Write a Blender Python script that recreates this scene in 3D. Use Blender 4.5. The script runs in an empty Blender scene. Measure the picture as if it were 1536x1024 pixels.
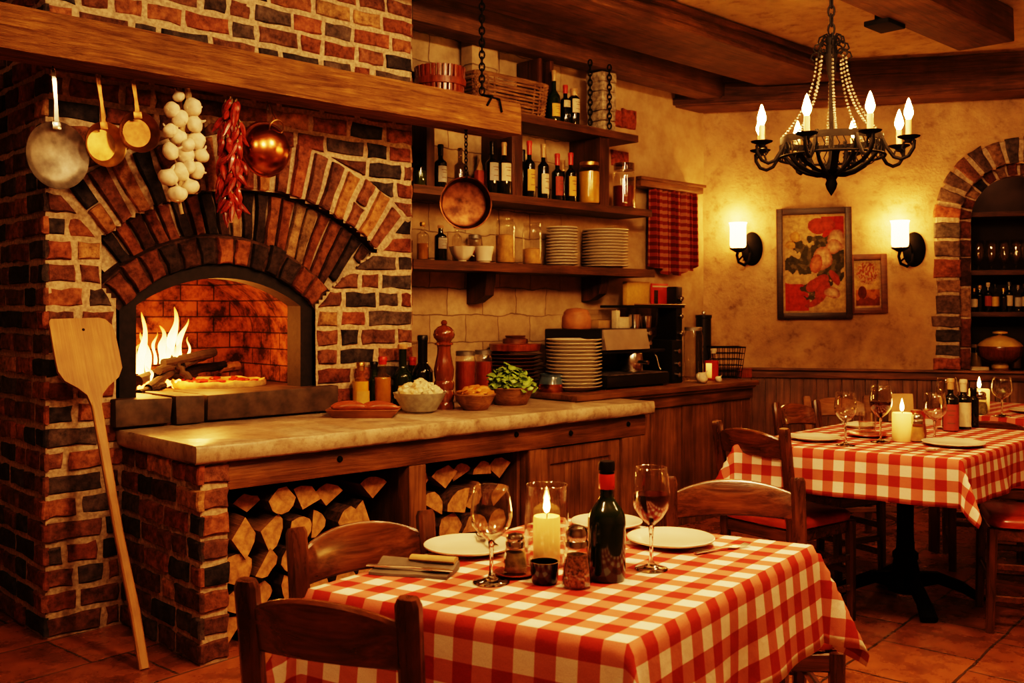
import bpy, bmesh, math, random
from mathutils import Vector, Matrix, noise as mnoise
R = random.Random(7)
PI = math.pi
SC = bpy.context.scene
COL = SC.collection
# ------------------------------------------------------------------ camera geometry (photo taken as 1536 x 1024)
F, CX, CY, H = 1500.0, 768.0, 465.0, 1.31
DX, DY = 0.7257, 0.6880            # direction along the oven wall
NX, NY = 0.6880, -0.7257           # out of the oven wall into the room
OX, OY = -1.637, 4.18              # foot of the oven face
ANG = math.atan2(DY, DX)
BO = Vector((1.437, 7.507, 0)); BANG = math.radians(-14)   # back wall corner and heading
def on_z(u, v, z):
    Y = (H - z) * F / (v - CY)
    return Vector(((u - CX) / F * Y, Y, z))
def on_q(u, v, q):                 # pixel -> (s, q, z) on the plane q of the oven wall
    rx = (u - CX) / F
    Y = (q + OX * NX + OY * NY) / (rx * NX + NY)
    X = rx * Y
    return ((X - OX) * DX + (Y - OY) * DY, q, H + (CY - v) / F * Y)
def on_back(u, v, out=0.0):        # pixel -> (k, out, z) on the back wall
    ex, ey = math.cos(BANG), math.sin(BANG); nx, ny = ey, -ex
    rx = (u - CX) / F
    bx, by = BO.x + nx * out, BO.y + ny * out
    Y = (bx * nx + by * ny) / (rx * nx + ny)
    return ((rx * Y - bx) * ex + (Y - by) * ey, out, H + (CY - v) / F * Y)
def W(s, q, z):
    return Vector((OX + s * DX + q * NX, OY + s * DY + q * NY, z))
def B(k, out, z):
    ex, ey = math.cos(BANG), math.sin(BANG); nx, ny = ey, -ex
    return Vector((BO.x + k * ex + out * nx, BO.y + k * ey + out * ny, z))
def wq(u, v, q): return W(*on_q(u, v, q))
# ------------------------------------------------------------------ mesh builder
class MB:
    def __init__(self):
        self.bm = bmesh.new(); self.M = Matrix.Identity(4)
        self.cl = self.bm.loops.layers.float_color.new('col')
        self.uv = self.bm.loops.layers.uv.new('UVMap')
    def v(self, p): return self.bm.verts.new(self.M @ Vector(p))
    def f(self, vs, mi=0, col=None, uvs=None):
        try: fc = self.bm.faces.new(vs)
        except ValueError: return None
        fc.material_index = mi; fc.smooth = True
        if col is not None:
            for l in fc.loops: l[self.cl] = (col[0], col[1], col[2], 1)
        if uvs is not None:
            for l, t in zip(fc.loops, uvs): l[self.uv].uv = t
        return fc
    def box(self, c, s, mi=0, bev=0.0, rot=None, col=None, jit=0):
        M = Matrix.Translation(c)
        if rot is not None: M = M @ rot
        vs = []
        for x in (-.5, .5):
            for y in (-.5, .5):
                for z in (-.5, .5):
                    p = Vector((x * s[0], y * s[1], z * s[2]))
                    if jit: p += Vector((R.uniform(-jit, jit), R.uniform(-jit, jit), R.uniform(-jit, jit)))
                    vs.append(self.v(M @ p))
        fs = [self.f([vs[i] for i in q], mi, col) for q in ((0,1,3,2),(4,6,7,5),(0,4,5,1),(2,3,7,6),(0,2,6,4),(1,5,7,3))]
        if bev:
            es = list({e for f in fs for e in f.edges})
            r = bmesh.ops.bevel(self.bm, geom=es, offset=bev, segments=2, affect='EDGES', profile=.6)
            for f in r['faces']:
                f.material_index = mi; f.smooth = True
                if col is not None:
                    for l in f.loops: l[self.cl] = (*col[:3], 1)
        return self
    def span(self, a, b, mi=0, bev=0.0, col=None):
        a, b = Vector(a), Vector(b)
        return self.box((a + b) / 2, [abs(t) for t in (b - a)], mi, bev, None, col)
    def lathe(self, prof, n=24, mi=0, c=(0,0,0), col=None, a0=0.0, a1=2*PI):
        full = abs(a1 - a0 - 2 * PI) < 1e-6
        rows = []
        for r, z in prof:
            if r < 1e-6: rows.append([self.v((c[0], c[1], c[2] + z))])
            else:
                m = n if full else n + 1
                rows.append([self.v((c[0] + r * math.cos(a0 + (a1-a0)*i/n), c[1] + r * math.sin(a0 + (a1-a0)*i/n), c[2] + z)) for i in range(m)])
        for k in range(len(rows) - 1):
            A, Bq = rows[k], rows[k + 1]
            m_ = mi[k] if isinstance(mi, (list, tuple)) else mi
            for i in range(n):
                j = (i + 1) % n if full else i + 1
                if len(A) == 1 and len(Bq) == 1: continue
                if len(A) == 1: self.f([A[0], Bq[j], Bq[i]], m_, col)
                elif len(Bq) == 1: self.f([A[i], A[j], Bq[0]], m_, col)
                else: self.f([A[i], A[j], Bq[j], Bq[i]], m_, col)
        return self
    def tube(self, pts, r, n=8, mi=0, closed=False, cap=True, col=None, flat=1.0):
        pts = [Vector(p) for p in pts]; m = len(pts)
        rs = r if isinstance(r, (list, tuple)) else [r] * m
        def tan(i):
            if closed: t = pts[(i+1) % m] - pts[i-1]
            else: t = pts[min(i+1, m-1)] - pts[max(i-1, 0)]
            return t.normalized() if t.length > 1e-9 else Vector((0,0,1))
        t = tan(0); ref = Vector((0,0,1)) if abs(t.z) < .9 else Vector((1,0,0))
        nr = t.cross(ref).normalized(); rings = []
        for i in range(m):
            t = tan(i); nr = (nr - t * nr.dot(t))
            nr = nr.normalized() if nr.length > 1e-9 else t.orthogonal().normalized()
            b = t.cross(nr)
            rings.append([self.v(pts[i] + (nr * math.cos(2*PI*k/n) + b * math.sin(2*PI*k/n) * flat) * rs[i]) for k in range(n)])
        for i in range(m if closed else m - 1):
            A, Bq = rings[i], rings[(i+1) % m]
            for k in range(n): self.f([A[k], A[(k+1) % n], Bq[(k+1) % n], Bq[k]], mi, col)
        if cap and not closed:
            self.f(rings[0][::-1], mi, col); self.f(rings[-1], mi, col)
        return self
    def bar(self, pts, w, d, ref=(1,0,0), mi=0, col=None):
        """rectangular section w (along ref) x d swept along pts"""
        pts = [Vector(p) for p in pts]; m = len(pts); ref = Vector(ref)
        ws = w if isinstance(w, (list, tuple)) else [w] * m
        ds = d if isinstance(d, (list, tuple)) else [d] * m
        rings = []
        for i in range(m):
            t = (pts[min(i+1, m-1)] - pts[max(i-1, 0)]).normalized()
            a = (ref - t * ref.dot(t)).normalized(); b = t.cross(a)
            c = .22
            offs = []
            for x, y in ((-.5,-.5+c),(-.5+c,-.5),(.5-c,-.5),(.5,-.5+c),(.5,.5-c),(.5-c,.5),(-.5+c,.5),(-.5,.5-c)):
                k = min(ws[i], ds[i])
                xx = x * ws[i] if abs(x) == .5 else math.copysign(ws[i]*.5 - c*k, x)
                yy = y * ds[i] if abs(y) == .5 else math.copysign(ds[i]*.5 - c*k, y)
                offs.append(self.v(pts[i] + a * xx + b * yy))
            rings.append(offs)
        for i in range(m - 1):
            A, Bq = rings[i], rings[i+1]
            for k in range(8): self.f([A[k], A[(k+1) % 8], Bq[(k+1) % 8], Bq[k]], mi, col)
        self.f(rings[0][::-1], mi, col); self.f(rings[-1], mi, col)
        return self
    def prism(self, poly, h0, h1, mi=0, col=None, mi_cap=None, axis='z', jit=0):
        def P(a, b, h): return {'z': (a, b, h), 'y': (a, h, b), 'x': (h, a, b)}[axis]
        A = [self.v(P(a, b, h0)) for a, b in poly]; Bq = [self.v(P(a, b, h1)) for a, b in poly]
        n = len(poly); mc = mi if mi_cap is None else mi_cap
        for i in range(n): self.f([A[i], A[(i+1) % n], Bq[(i+1) % n], Bq[i]], mi, col)
        self.f(A[::-1], mc, col); self.f(Bq, mc, col)
        return self
    def sheet(self, rows, mi=0, col=None, uv=None, cu=False):
        g = [[self.v(p) for p in r] for r in rows]
        n, m = len(g), len(g[0])
        for i in range(n - 1):
            for j in range(m if cu else m - 1):
                k = (j + 1) % m
                c = col(i, j) if callable(col) else col
                us = [uv[i][j], uv[i][k], uv[i+1][k], uv[i+1][j]] if uv else None
                self.f([g[i][j], g[i][k], g[i+1][k], g[i+1][j]], mi, c, us)
        return g
    def blob(self, c, r, sub=2, amp=0.0, sc=(1,1,1), mi=0, freq=3.0, col=None, rot=None):
        ret = bmesh.ops.create_icosphere(self.bm, subdivisions=sub, radius=1.0)
        off = Vector((R.uniform(-9, 9), R.uniform(-9, 9), R.uniform(-9, 9)))
        for v in ret['verts']:
            p = v.co.copy(); k = 1 + amp * mnoise.noise(p * freq * .5 + off)
            p = Vector((p.x*sc[0], p.y*sc[1], p.z*sc[2])) * (r * k)
            if rot is not None: p = rot @ p
            v.co = self.M @ (Vector(c) + p)
        for f in {f for v in ret['verts'] for f in v.link_faces}:
            f.material_index = mi; f.smooth = True
            if col is not None:
                for l in f.loops: l[self.cl] = (*col[:3], 1)
        return self
    def build(self, name, mats, parent=None, sharp=38, loc=None, rotz=None):
        bmesh.ops.recalc_face_normals(self.bm, faces=self.bm.faces[:])
        me = bpy.data.meshes.new(name); self.bm.to_mesh(me); self.bm.free()
        for m in (mats if isinstance(mats, (list, tuple)) else [mats]): me.materials.append(m)
        if sharp: me.set_sharp_from_angle(angle=math.radians(sharp))
        o = bpy.data.objects.new(name, me); COL.objects.link(o)
        if parent is not None: o.parent = parent
        if loc is not None: o.location = loc
        if rotz is not None: o.rotation_euler = (0, 0, rotz)
        return o
def tag(o, label=None, cat=None, group=None, kind=None):
    if label: o['label'] = label
    if cat: o['category'] = cat
    if group: o['group'] = group
    if kind: o['kind'] = kind
    return o
def thing(name, label, cat, loc=(0,0,0), rotz=0.0, group=None):
    o = bpy.data.objects.new(name, None); COL.objects.link(o)
    o.empty_display_size = .05; o.location = loc; o.rotation_euler = (0, 0, rotz)
    return tag(o, label, cat, group)
def wthing(name, label, cat, group=None):      # a thing built in oven-wall coordinates (x = s, y = -q)
    return thing(name, label, cat, (OX, OY, 0), ANG, group)
def copy_tree(o, parent=None):
    c = o.copy(); COL.objects.link(c); c.parent = parent
    for ch in list(o.children): copy_tree(ch, c)
    return c
def struct(o, label=None):
    o['kind'] = 'structure'
    if label: o['label'] = label
    return o
def dup(o, label, loc, rotz=None, scale=None):
    c = copy_tree(o); c.location = loc; c['label'] = label
    if rotz is not None: c.rotation_euler = (0, 0, rotz)
    if scale is not None: c.scale = (scale,)*3 if not isinstance(scale, tuple) else scale
    return c
ORD = ['top','second from the top','third from the top','fourth from the top','fifth from the top','sixth from the top','seventh from the top',
       'eighth from the top','ninth from the top','tenth from the top','eleventh from the top','twelfth from the top','thirteenth from the top',
       'fourteenth from the top','fifteenth from the top','sixteenth from the top','seventeenth from the top','eighteenth from the top']
NTH = ['first','second','third','fourth','fifth','sixth','seventh','eighth','ninth','tenth','eleventh','twelfth']
# ------------------------------------------------------------------ materials
def _new(name):
    m = bpy.data.materials.new(name); m.use_nodes = True
    nt = m.node_tree; b = nt.nodes['Principled BSDF']
    return m, nt, b
def _n(nt, typ, ins=None, **props):
    n = nt.nodes.new(typ)
    for k, v in props.items(): setattr(n, k, v)
    for k, v in (ins or {}).items():
        if hasattr(v, 'is_output') or isinstance(v, bpy.types.NodeSocket): nt.links.new(v, n.inputs[k])
        else: n.inputs[k].default_value = v
    return n
def _ramp(nt, fac, stops):
    r = _n(nt, 'ShaderNodeValToRGB', {'Fac': fac}); e = r.color_ramp.elements
    while len(e) < len(stops): e.new(.5)
    for k, (p, c) in zip(e, stops): k.position = p; k.color = (*c[:3], 1)
    return r.outputs[0]
def _mix(nt, a, b, fac, mode='MIX'):
    n = nt.nodes.new('ShaderNodeMix'); n.data_type = 'RGBA'; n.blend_type = mode
    for i, v in ((0, fac), (6, a), (7, b)):
        if isinstance(v, bpy.types.NodeSocket): nt.links.new(v, n.inputs[i])
        else: n.inputs[i].default_value = v if i == 0 else (*v[:3], 1)
    return n.outputs[2]
def _math(nt, op, a, b=None, c=None):
    n = nt.nodes.new('ShaderNodeMath'); n.operation = op
    for i, v in enumerate((a, b, c)):
        if v is None: continue
        if isinstance(v, bpy.types.NodeSocket): nt.links.new(v, n.inputs[i])
        else: n.inputs[i].default_value = v
    return n.outputs[0]
def _coord(nt, scale=(1,1,1), kind='Object', rot=(0,0,0)):
    tc = _n(nt, 'ShaderNodeTexCoord')
    return _n(nt, 'ShaderNodeMapping', {'Vector': tc.outputs[kind], 'Scale': scale, 'Rotation': rot}).outputs[0]
def _noise(nt, vec, scale, detail=4, rough=.55, dist=0.0):
    return _n(nt, 'ShaderNodeTexNoise', {'Vector': vec, 'Scale': scale, 'Detail': detail, 'Roughness': rough, 'Distortion': dist}).outputs[0]
def _bump(nt, b, h, strength, dist=.01):
    n = _n(nt, 'ShaderNodeBump', {'Height': h, 'Strength': strength, 'Distance': dist})
    nt.links.new(n.outputs[0], b.inputs['Normal'])
def _set(b, **k):
    for a, v in k.items(): b.inputs[a.replace('_', ' ')].default_value = v
def paint(name, c, rough=.5, metal=0.0, var=.25, nscale=18, bump=.1, coat=0.0, c2=None):
    m, nt, b = _new(name); v = _coord(nt); n = _noise(nt, v, nscale, 5)
    c2 = c2 or tuple(x * (1 - var) for x in c)
    nt.links.new(_ramp(nt, n, [(.35, c2), (.65, c)]), b.inputs['Base Color'])
    _set(b, Roughness=rough, Metallic=metal)
    if coat: b.inputs['Coat Weight'].default_value = coat; b.inputs['Coat Roughness'].default_value = .12
    if bump: _bump(nt, b, n, bump, .004)
    return m
def wood(name, dark, light, axis=0, rough=.45, scale=1.0, bump=.35, coat=0.0, worn=.5, bd=.008):
    m, nt, b = _new(name)
    s = [9*scale]*3; s[axis] = .7*scale
    v = _coord(nt, tuple(s)); n = _noise(nt, v, 3.0, 7, .62, .7)
    fs = [60*scale]*3; fs[axis] = 2.0*scale
    f = _noise(nt, _coord(nt, tuple(fs)), 2.0, 3, .6)
    p = _noise(nt, _coord(nt, (1,1,1)), 4.0*scale, 3)
    c = _ramp(nt, n, [(.32, dark), (.5, tuple((a+b_)/2 for a, b_ in zip(dark, light))), (.68, light)])
    c = _mix(nt, c, tuple(x*.55 for x in dark), _math(nt, 'MULTIPLY', _math(nt, 'SUBTRACT', 1.0, f), .7))
    pr = _ramp(nt, p, [(.3, (1-worn,)*3), (.7, (1.1,)*3)])
    c = _mix(nt, c, pr, 1.0, 'MULTIPLY')
    nt.links.new(c, b.inputs['Base Color'])
    h = _math(nt, 'ADD', n, _math(nt, 'MULTIPLY', f, .6))
    _bump(nt, b, h, bump, bd)
    rr = _n(nt, 'ShaderNodeMapRange', {'Value': n, 3: rough*.75, 4: min(1, rough*1.3)}).outputs[0]
    nt.links.new(rr, b.inputs['Roughness'])
    if coat: b.inputs['Coat Weight'].default_value = coat; b.inputs['Coat Roughness'].default_value = .15
    return m
def attr_mat(name, rough=.8, bump=.4, nscale=30, var=.5, spec=.3, soot=0.0):
    m, nt, b = _new(name)
    a = _n(nt, 'ShaderNodeAttribute', attribute_name='col').outputs['Color']
    v = _coord(nt); n = _noise(nt, v, nscale, 6, .65); n2 = _noise(nt, v, nscale*.35, 3)
    k = _ramp(nt, n, [(.3, (1-var,)*3), (.7, (1+var*.45,)*3)])
    c = _mix(nt, a, k, 1.0, 'MULTIPLY')
    k2 = _ramp(nt, n2, [(.35, (.7,.68,.66)), (.65, (1.15,1.1,1.05))])
    c = _mix(nt, c, k2, 1.0, 'MULTIPLY')
    nt.links.new(c, b.inputs['Base Color']); _set(b, Roughness=rough)
    b.inputs['Specular IOR Level'].default_value = spec
    _bump(nt, b, _math(nt, 'ADD', n, n2), bump, .006)
    return m
def glass(name, tint=(1,1,1), refl=1.0, rough=.02):
    """clear thin glass: lets light straight through and mirrors at the edges"""
    m, nt, b = _new(name); nt.nodes.remove(b); out = nt.nodes['Material Output']
    t = _n(nt, 'ShaderNodeBsdfTransparent', {'Color': (*tint, 1)})
    g = _n(nt, 'ShaderNodeBsdfGlossy', {'Color': (1, 1, 1, 1), 'Roughness': rough})
    fr = _n(nt, 'ShaderNodeLayerWeight', {'Blend': .5}).outputs['Facing']
    fac = _math(nt, 'MINIMUM', _math(nt, 'MULTIPLY', _math(nt, 'ADD', .045, _math(nt, 'MULTIPLY', _math(nt, 'POWER', fr, 3.5), .8)), refl), .85)
    mx = _n(nt, 'ShaderNodeMixShader', {0: fac, 1: t.outputs[0], 2: g.outputs[0]})
    nt.links.new(mx.outputs[0], out.inputs[0]); return m
def liquid(name, c, rough=.05, trans=.0, sub=0):
    m, nt, b = _new(name); v = _coord(nt); n = _noise(nt, v, 25, 2)
    nt.links.new(_ramp(nt, n, [(.3, tuple(x*.8 for x in c)), (.7, c)]), b.inputs['Base Color'])
    _set(b, Roughness=rough); b.inputs['Transmission Weight'].default_value = trans
    b.inputs['Coat Weight'].default_value = .5; return m
def emit(name, c, strength, c2=None, s2=None, z0=0, z1=.05):
    """glow whose colour runs from c at local height z0 to c2 at z1"""
    m, nt, b = _new(name); nt.nodes.remove(b); out = nt.nodes['Material Output']
    sep = _n(nt, 'ShaderNodeSeparateXYZ', {0: _coord(nt)})
    t = _n(nt, 'ShaderNodeMapRange', {'Value': sep.outputs[2], 1: z0, 2: z1}).outputs[0]
    col = _ramp(nt, t, [(0, c), (1, c2 or c)])
    st = _n(nt, 'ShaderNodeMapRange', {'Value': t, 3: strength, 4: s2 if s2 is not None else strength}).outputs[0]
    e = _n(nt, 'ShaderNodeEmission', {'Color': col, 'Strength': st})
    nt.links.new(e.outputs[0], out.inputs[0]); return m
M = {}
M['brick'] = attr_mat('brick', .85, .9, 34, .68, .22)
M['mortar'] = paint('mortar', (.60,.48,.34), .95, 0, .45, 60, .9)
M['mortar_dark'] = paint('mortar_dark', (.10,.062,.036), .95, 0, .5, 40, .9)
M['oak'] = wood('mantel_oak', (.20,.092,.03), (.66,.36,.12), 0, .65, 2.2, 1.0, 0, .3, .02)
M['beam'] = wood('ceiling_beam_wood', (.085,.040,.015), (.30,.15,.05), 0, .6, 1.6, .8, 0, .5, .012)
M['shelf'] = wood('shelf_wood', (.06,.029,.011), (.24,.11,.037), 0, .5, 1.2, .5)
M['shelf_up'] = wood('upright_wood', (.05,.02,.008), (.18,.075,.025), 2, .5, 1.2, .5)
M['plank_x'] = wood('counter_wood', (.12,.055,.018), (.42,.21,.07), 0, .45, 1.1, .5)
M['plank_z'] = wood('panel_wood', (.14,.068,.024), (.44,.23,.085), 2, .45, 1.1, .45)
M['chair_z'] = wood('chair_post_wood', (.06,.023,.008), (.24,.095,.028), 2, .28, 1.6, .12, .5)
M['chair_x'] = wood('chair_rail_wood', (.07,.026,.008), (.29,.115,.032), 0, .22, 1.6, .12, .7)
M['pale_x'] = wood('pale_wood', (.30,.15,.06), (.5,.28,.12), 0, .4, 1.6, .1, .3)
M['peel'] = wood('peel_wood', (.40,.21,.075), (.68,.41,.165), 1, .5, 1.3, .2, 0, .25)
M['bark'] = paint('bark', (.13,.07,.035), .95, 0, .7, 45, 1.0)
M['endgrain'] = paint('end_grain', (.60,.35,.14), .85, 0, .55, 30, .6)
M['splitwood'] = wood('split_wood', (.28,.13,.05), (.55,.32,.13), 1, .8, 1.5, .6)
M['char'] = paint('charred_wood', (.016,.010,.007), .9, 0, .6, 40, 1.0)
M['iron'] = paint('black_iron', (.009,.008,.007), .68, .0, .4, 30, .3)
M['sooty'] = paint('sooty_iron', (.016,.012,.010), .75, .0, .5, 30, .6)
M['steel'] = paint('brushed_steel', (.62,.58,.52), .22, 1, .15, 12, .03)
M['steel_old'] = paint('worn_steel', (.34,.31,.27), .5, .8, .6, 14, .15)
M['brass'] = paint('old_brass', (.62,.38,.13), .35, .9, .45, 16, .12)
M['bronze'] = paint('dark_bronze', (.36,.19,.07), .38, .9, .5, 16, .12)
M['copper'] = paint('copper', (.72,.28,.10), .24, 1, .5, 9, .08)
M['copper_d'] = paint('dark_copper', (.23,.10,.045), .42, .85, .8, 14, .25)
M['garlic'] = paint('garlic_skin', (.90,.80,.62), .6, 0, .22, 40, .25)
M['straw'] = paint('dried_stalk', (.52,.40,.22), .8, 0, .4, 40, .5)
M['chili'] = paint('dried_chili', (.38,.05,.022), .33, 0, .6, 45, .4, .2)
M['ceramic'] = paint('cream_ceramic', (.74,.67,.54), .25, 0, .06, 8, .0, .4)
M['ceramic_grey'] = paint('grey_stoneware', (.36,.36,.30), .35, 0, .3, 40, .1, .3)
M['brown_plate'] = paint('brown_stoneware', (.20,.095,.045), .3, 0, .3, 14, .05, .4)
M['wax'] = None
M['vinyl'] = paint('red_vinyl', (.46,.075,.03), .33, 0, .35, 9, .08, .3)
M['black_bottle'] = paint('black_glass', (.008,.009,.006), .06, 0, .2, 5, 0, .6)
M['green_bottle'] = paint('dark_green_glass', (.016,.032,.010), .07, 0, .3, 5, 0, .6)
M['red_foil'] = paint('red_foil', (.52,.05,.022), .35, 0, .15, 10, 0)
M['black_foil'] = paint('black_foil', (.015,.012,.010), .35, .3, .2, 10, 0)
M['tan_foil'] = paint('tan_foil', (.5,.33,.16), .4, .1, .2, 10, 0)
M['cork'] = paint('cork', (.55,.34,.15), .8, 0, .4, 60, .4)
M['label_cream'] = paint('cream_paper', (.62,.54,.38), .7, 0, .12, 40, .05)
M['label_yellow'] = paint('yellow_paper', (.62,.41,.09), .7, 0, .15, 40, .05)
M['label_red'] = paint('red_paper', (.33,.07,.045), .7, 0, .2, 40, .05)
M['label_grey'] = paint('grey_paper', (.42,.40,.36), .7, 0, .2, 40, .05)
M['label_ink'] = paint('faded_ink', (.17,.09,.05), .8, 0, .2, 40, 0)
M['glass'] = glass('clear_glass', (.95,.93,.89), 1.7)
M['glass_amber'] = glass('amber_glass', (.98,.92,.72), .8)
M['glass_green'] = glass('green_glass', (.30,.48,.20), 1.3)
M['glass_smoke'] = glass('smoky_glass', (.55,.48,.40), 1.3)
M['oil'] = liquid('olive_oil', (.80,.52,.07)); M['oil_d'] = liquid('dark_oil', (.45,.22,.04))
M['wine'] = liquid('red_wine', (.055,.004,.006)); M['sauce'] = liquid('tomato_sauce', (.30,.055,.02), .2)
M['preserve'] = liquid('yellow_preserve', (.55,.36,.06), .3); M['broth'] = liquid('dark_red_syrup', (.17,.035,.012), .12)
M['pasta'] = paint('dry_pasta', (.62,.38,.12), .6, 0, .4, 30, .3)
M['pepper'] = attr_mat('peppercorns', .6, .3, 80, .3)
M['herb'] = paint('dried_herbs', (.32,.27,.10), .8, 0, .5, 60, .6)
M['leaf'] = paint('salad_leaf', (.34,.52,.11), .4, 0, .45, 25, .2, .1)
M['floret'] = paint('white_florets', (.78,.72,.52), .6, 0, .15, 50, .4)
M['orange_food'] = paint('orange_slices', (.68,.32,.06), .45, 0, .25, 30, .1)
M['sausage'] = paint('sausage_skin', (.42,.13,.04), .3, 0, .4, 25, .2, .3)
M['mill'] = wood('mill_wood', (.14,.035,.010), (.28,.085,.022), 2, .2, 2.0, .05, .7, .2)
M['tray'] = wood('tray_wood', (.25,.10,.025), (.45,.20,.06), 0, .4, 1.5, .1, .2)
M['basketry'] = wood('basket_cane', (.25,.11,.035), (.52,.29,.10), 0, .6, 3.0, .3)
M['wicker'] = wood('wicker_cane', (.22,.11,.04), (.50,.30,.13), 0, .6, 3.0, .3)
M['lacquer'] = wood('red_stave_wood', (.22,.045,.010), (.50,.13,.03), 2, .3, 2.0, .15, .5)
M['plastic'] = paint('black_plastic', (.014,.012,.011), .35, 0, .2, 10, 0)
M['card'] = paint('tan_card', (.46,.30,.13), .7, 0, .2, 20, .05)
M['napkin'] = paint('grey_napkin', (.16,.13,.10), .8, 0, .3, 20, .2)
M['frame_dark'] = wood('dark_frame', (.03,.014,.006), (.09,.04,.016), 0, .35, 2.0, .2)
M['frame_brown'] = wood('brown_frame', (.15,.055,.015), (.30,.12,.04), 0, .4, 2.0, .2)
M['canvas'] = attr_mat('painted_canvas', .65, .15, 90, .12, .2)
M['terracotta_pot'] = paint('clay_pot', (.42,.19,.07), .6, 0, .3, 18, .15)
M['blueware'] = paint('blue_glaze', (.10,.17,.24), .15, 0, .5, 9, .05, .6)
M['gold_lid'] = paint('gold_lid', (.78,.54,.18), .3, .2, .3, 8, .05)
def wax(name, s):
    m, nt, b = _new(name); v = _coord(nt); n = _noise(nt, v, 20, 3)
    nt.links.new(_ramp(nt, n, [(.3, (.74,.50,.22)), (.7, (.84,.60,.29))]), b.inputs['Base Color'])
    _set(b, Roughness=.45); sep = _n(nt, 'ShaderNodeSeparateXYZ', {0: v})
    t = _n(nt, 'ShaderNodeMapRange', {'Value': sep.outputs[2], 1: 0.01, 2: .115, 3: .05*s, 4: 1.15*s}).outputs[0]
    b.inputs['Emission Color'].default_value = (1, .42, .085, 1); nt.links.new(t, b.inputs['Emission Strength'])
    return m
M['wax'] = wax('lit_wax', 1.0); M['steel_panel'] = paint('satin_steel', (.70,.66,.60), .42, .9, .15, 12, .03)
M['wax_off'] = paint('candle_sleeve', (.75,.55,.28), .5, 0, .1, 10, 0)
M['flame'] = emit('candle_flame', (1,.47,.13), 55, (1,.52,.16), 42, 0, .035)
M['bulb'] = emit('bulb_glow', (1,.46,.13), 215, (1,.50,.16), 175, 0, .06)
M['shade'] = emit('lit_shade', (1,.44,.12), 10, (1,.50,.16), 18, 0, .2)
M['ember'] = emit('ember', (1,.22,.03), 9)
def fire_mat(name, s):
    m, nt, b = _new(name); nt.nodes.remove(b); out = nt.nodes['Material Output']
    g = _n(nt, 'ShaderNodeTexCoord').outputs['Generated']
    sep = _n(nt, 'ShaderNodeSeparateXYZ', {0: g}); z = sep.outputs[2]
    n = _noise(nt, _coord(nt, (1,1,.5)), 22, 3)
    col = _ramp(nt, z, [(0, (1,.45,.10)), (.45, (1,.50,.13)), (1, (1,.22,.02))])
    st = _math(nt, 'MULTIPLY', _n(nt, 'ShaderNodeMapRange', {'Value': z, 3: s, 4: s*.35}).outputs[0], _math(nt, 'ADD', n, .4))
    e = _n(nt, 'ShaderNodeEmission', {'Color': col, 'Strength': st})
    tr = _n(nt, 'ShaderNodeBsdfTransparent')
    fac = _math(nt, 'MINIMUM', _math(nt, 'MULTIPLY', _math(nt, 'SUBTRACT', 1.25, z), _math(nt, 'ADD', n, .55)), 1.0)
    mx = _n(nt, 'ShaderNodeMixShader', {0: fac, 1: tr.outputs[0], 2: e.outputs[0]})
    nt.links.new(mx.outputs[0], out.inputs[0]); return m
M['fire'] = fire_mat('fire', 10)
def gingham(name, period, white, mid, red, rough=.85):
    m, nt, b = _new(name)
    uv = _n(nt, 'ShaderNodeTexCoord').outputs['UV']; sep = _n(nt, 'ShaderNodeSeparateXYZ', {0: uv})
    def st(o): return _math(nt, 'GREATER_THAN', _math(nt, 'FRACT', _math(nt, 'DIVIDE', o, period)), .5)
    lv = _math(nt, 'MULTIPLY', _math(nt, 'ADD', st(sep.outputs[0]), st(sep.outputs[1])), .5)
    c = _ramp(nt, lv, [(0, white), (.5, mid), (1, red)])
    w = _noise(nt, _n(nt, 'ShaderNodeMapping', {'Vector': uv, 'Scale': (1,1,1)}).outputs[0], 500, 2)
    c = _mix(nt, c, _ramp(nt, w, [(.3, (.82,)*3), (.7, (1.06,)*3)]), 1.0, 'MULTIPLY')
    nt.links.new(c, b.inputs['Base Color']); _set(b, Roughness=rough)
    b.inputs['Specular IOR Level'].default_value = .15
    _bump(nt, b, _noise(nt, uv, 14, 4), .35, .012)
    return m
M['cloth'] = gingham('gingham', .082, (.82,.75,.65), (.54,.205,.135), (.34,.045,.027))
M['curtain'] = gingham('curtain_check', .05, (.36,.17,.075), (.21,.036,.015), (.10,.012,.007))
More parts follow.
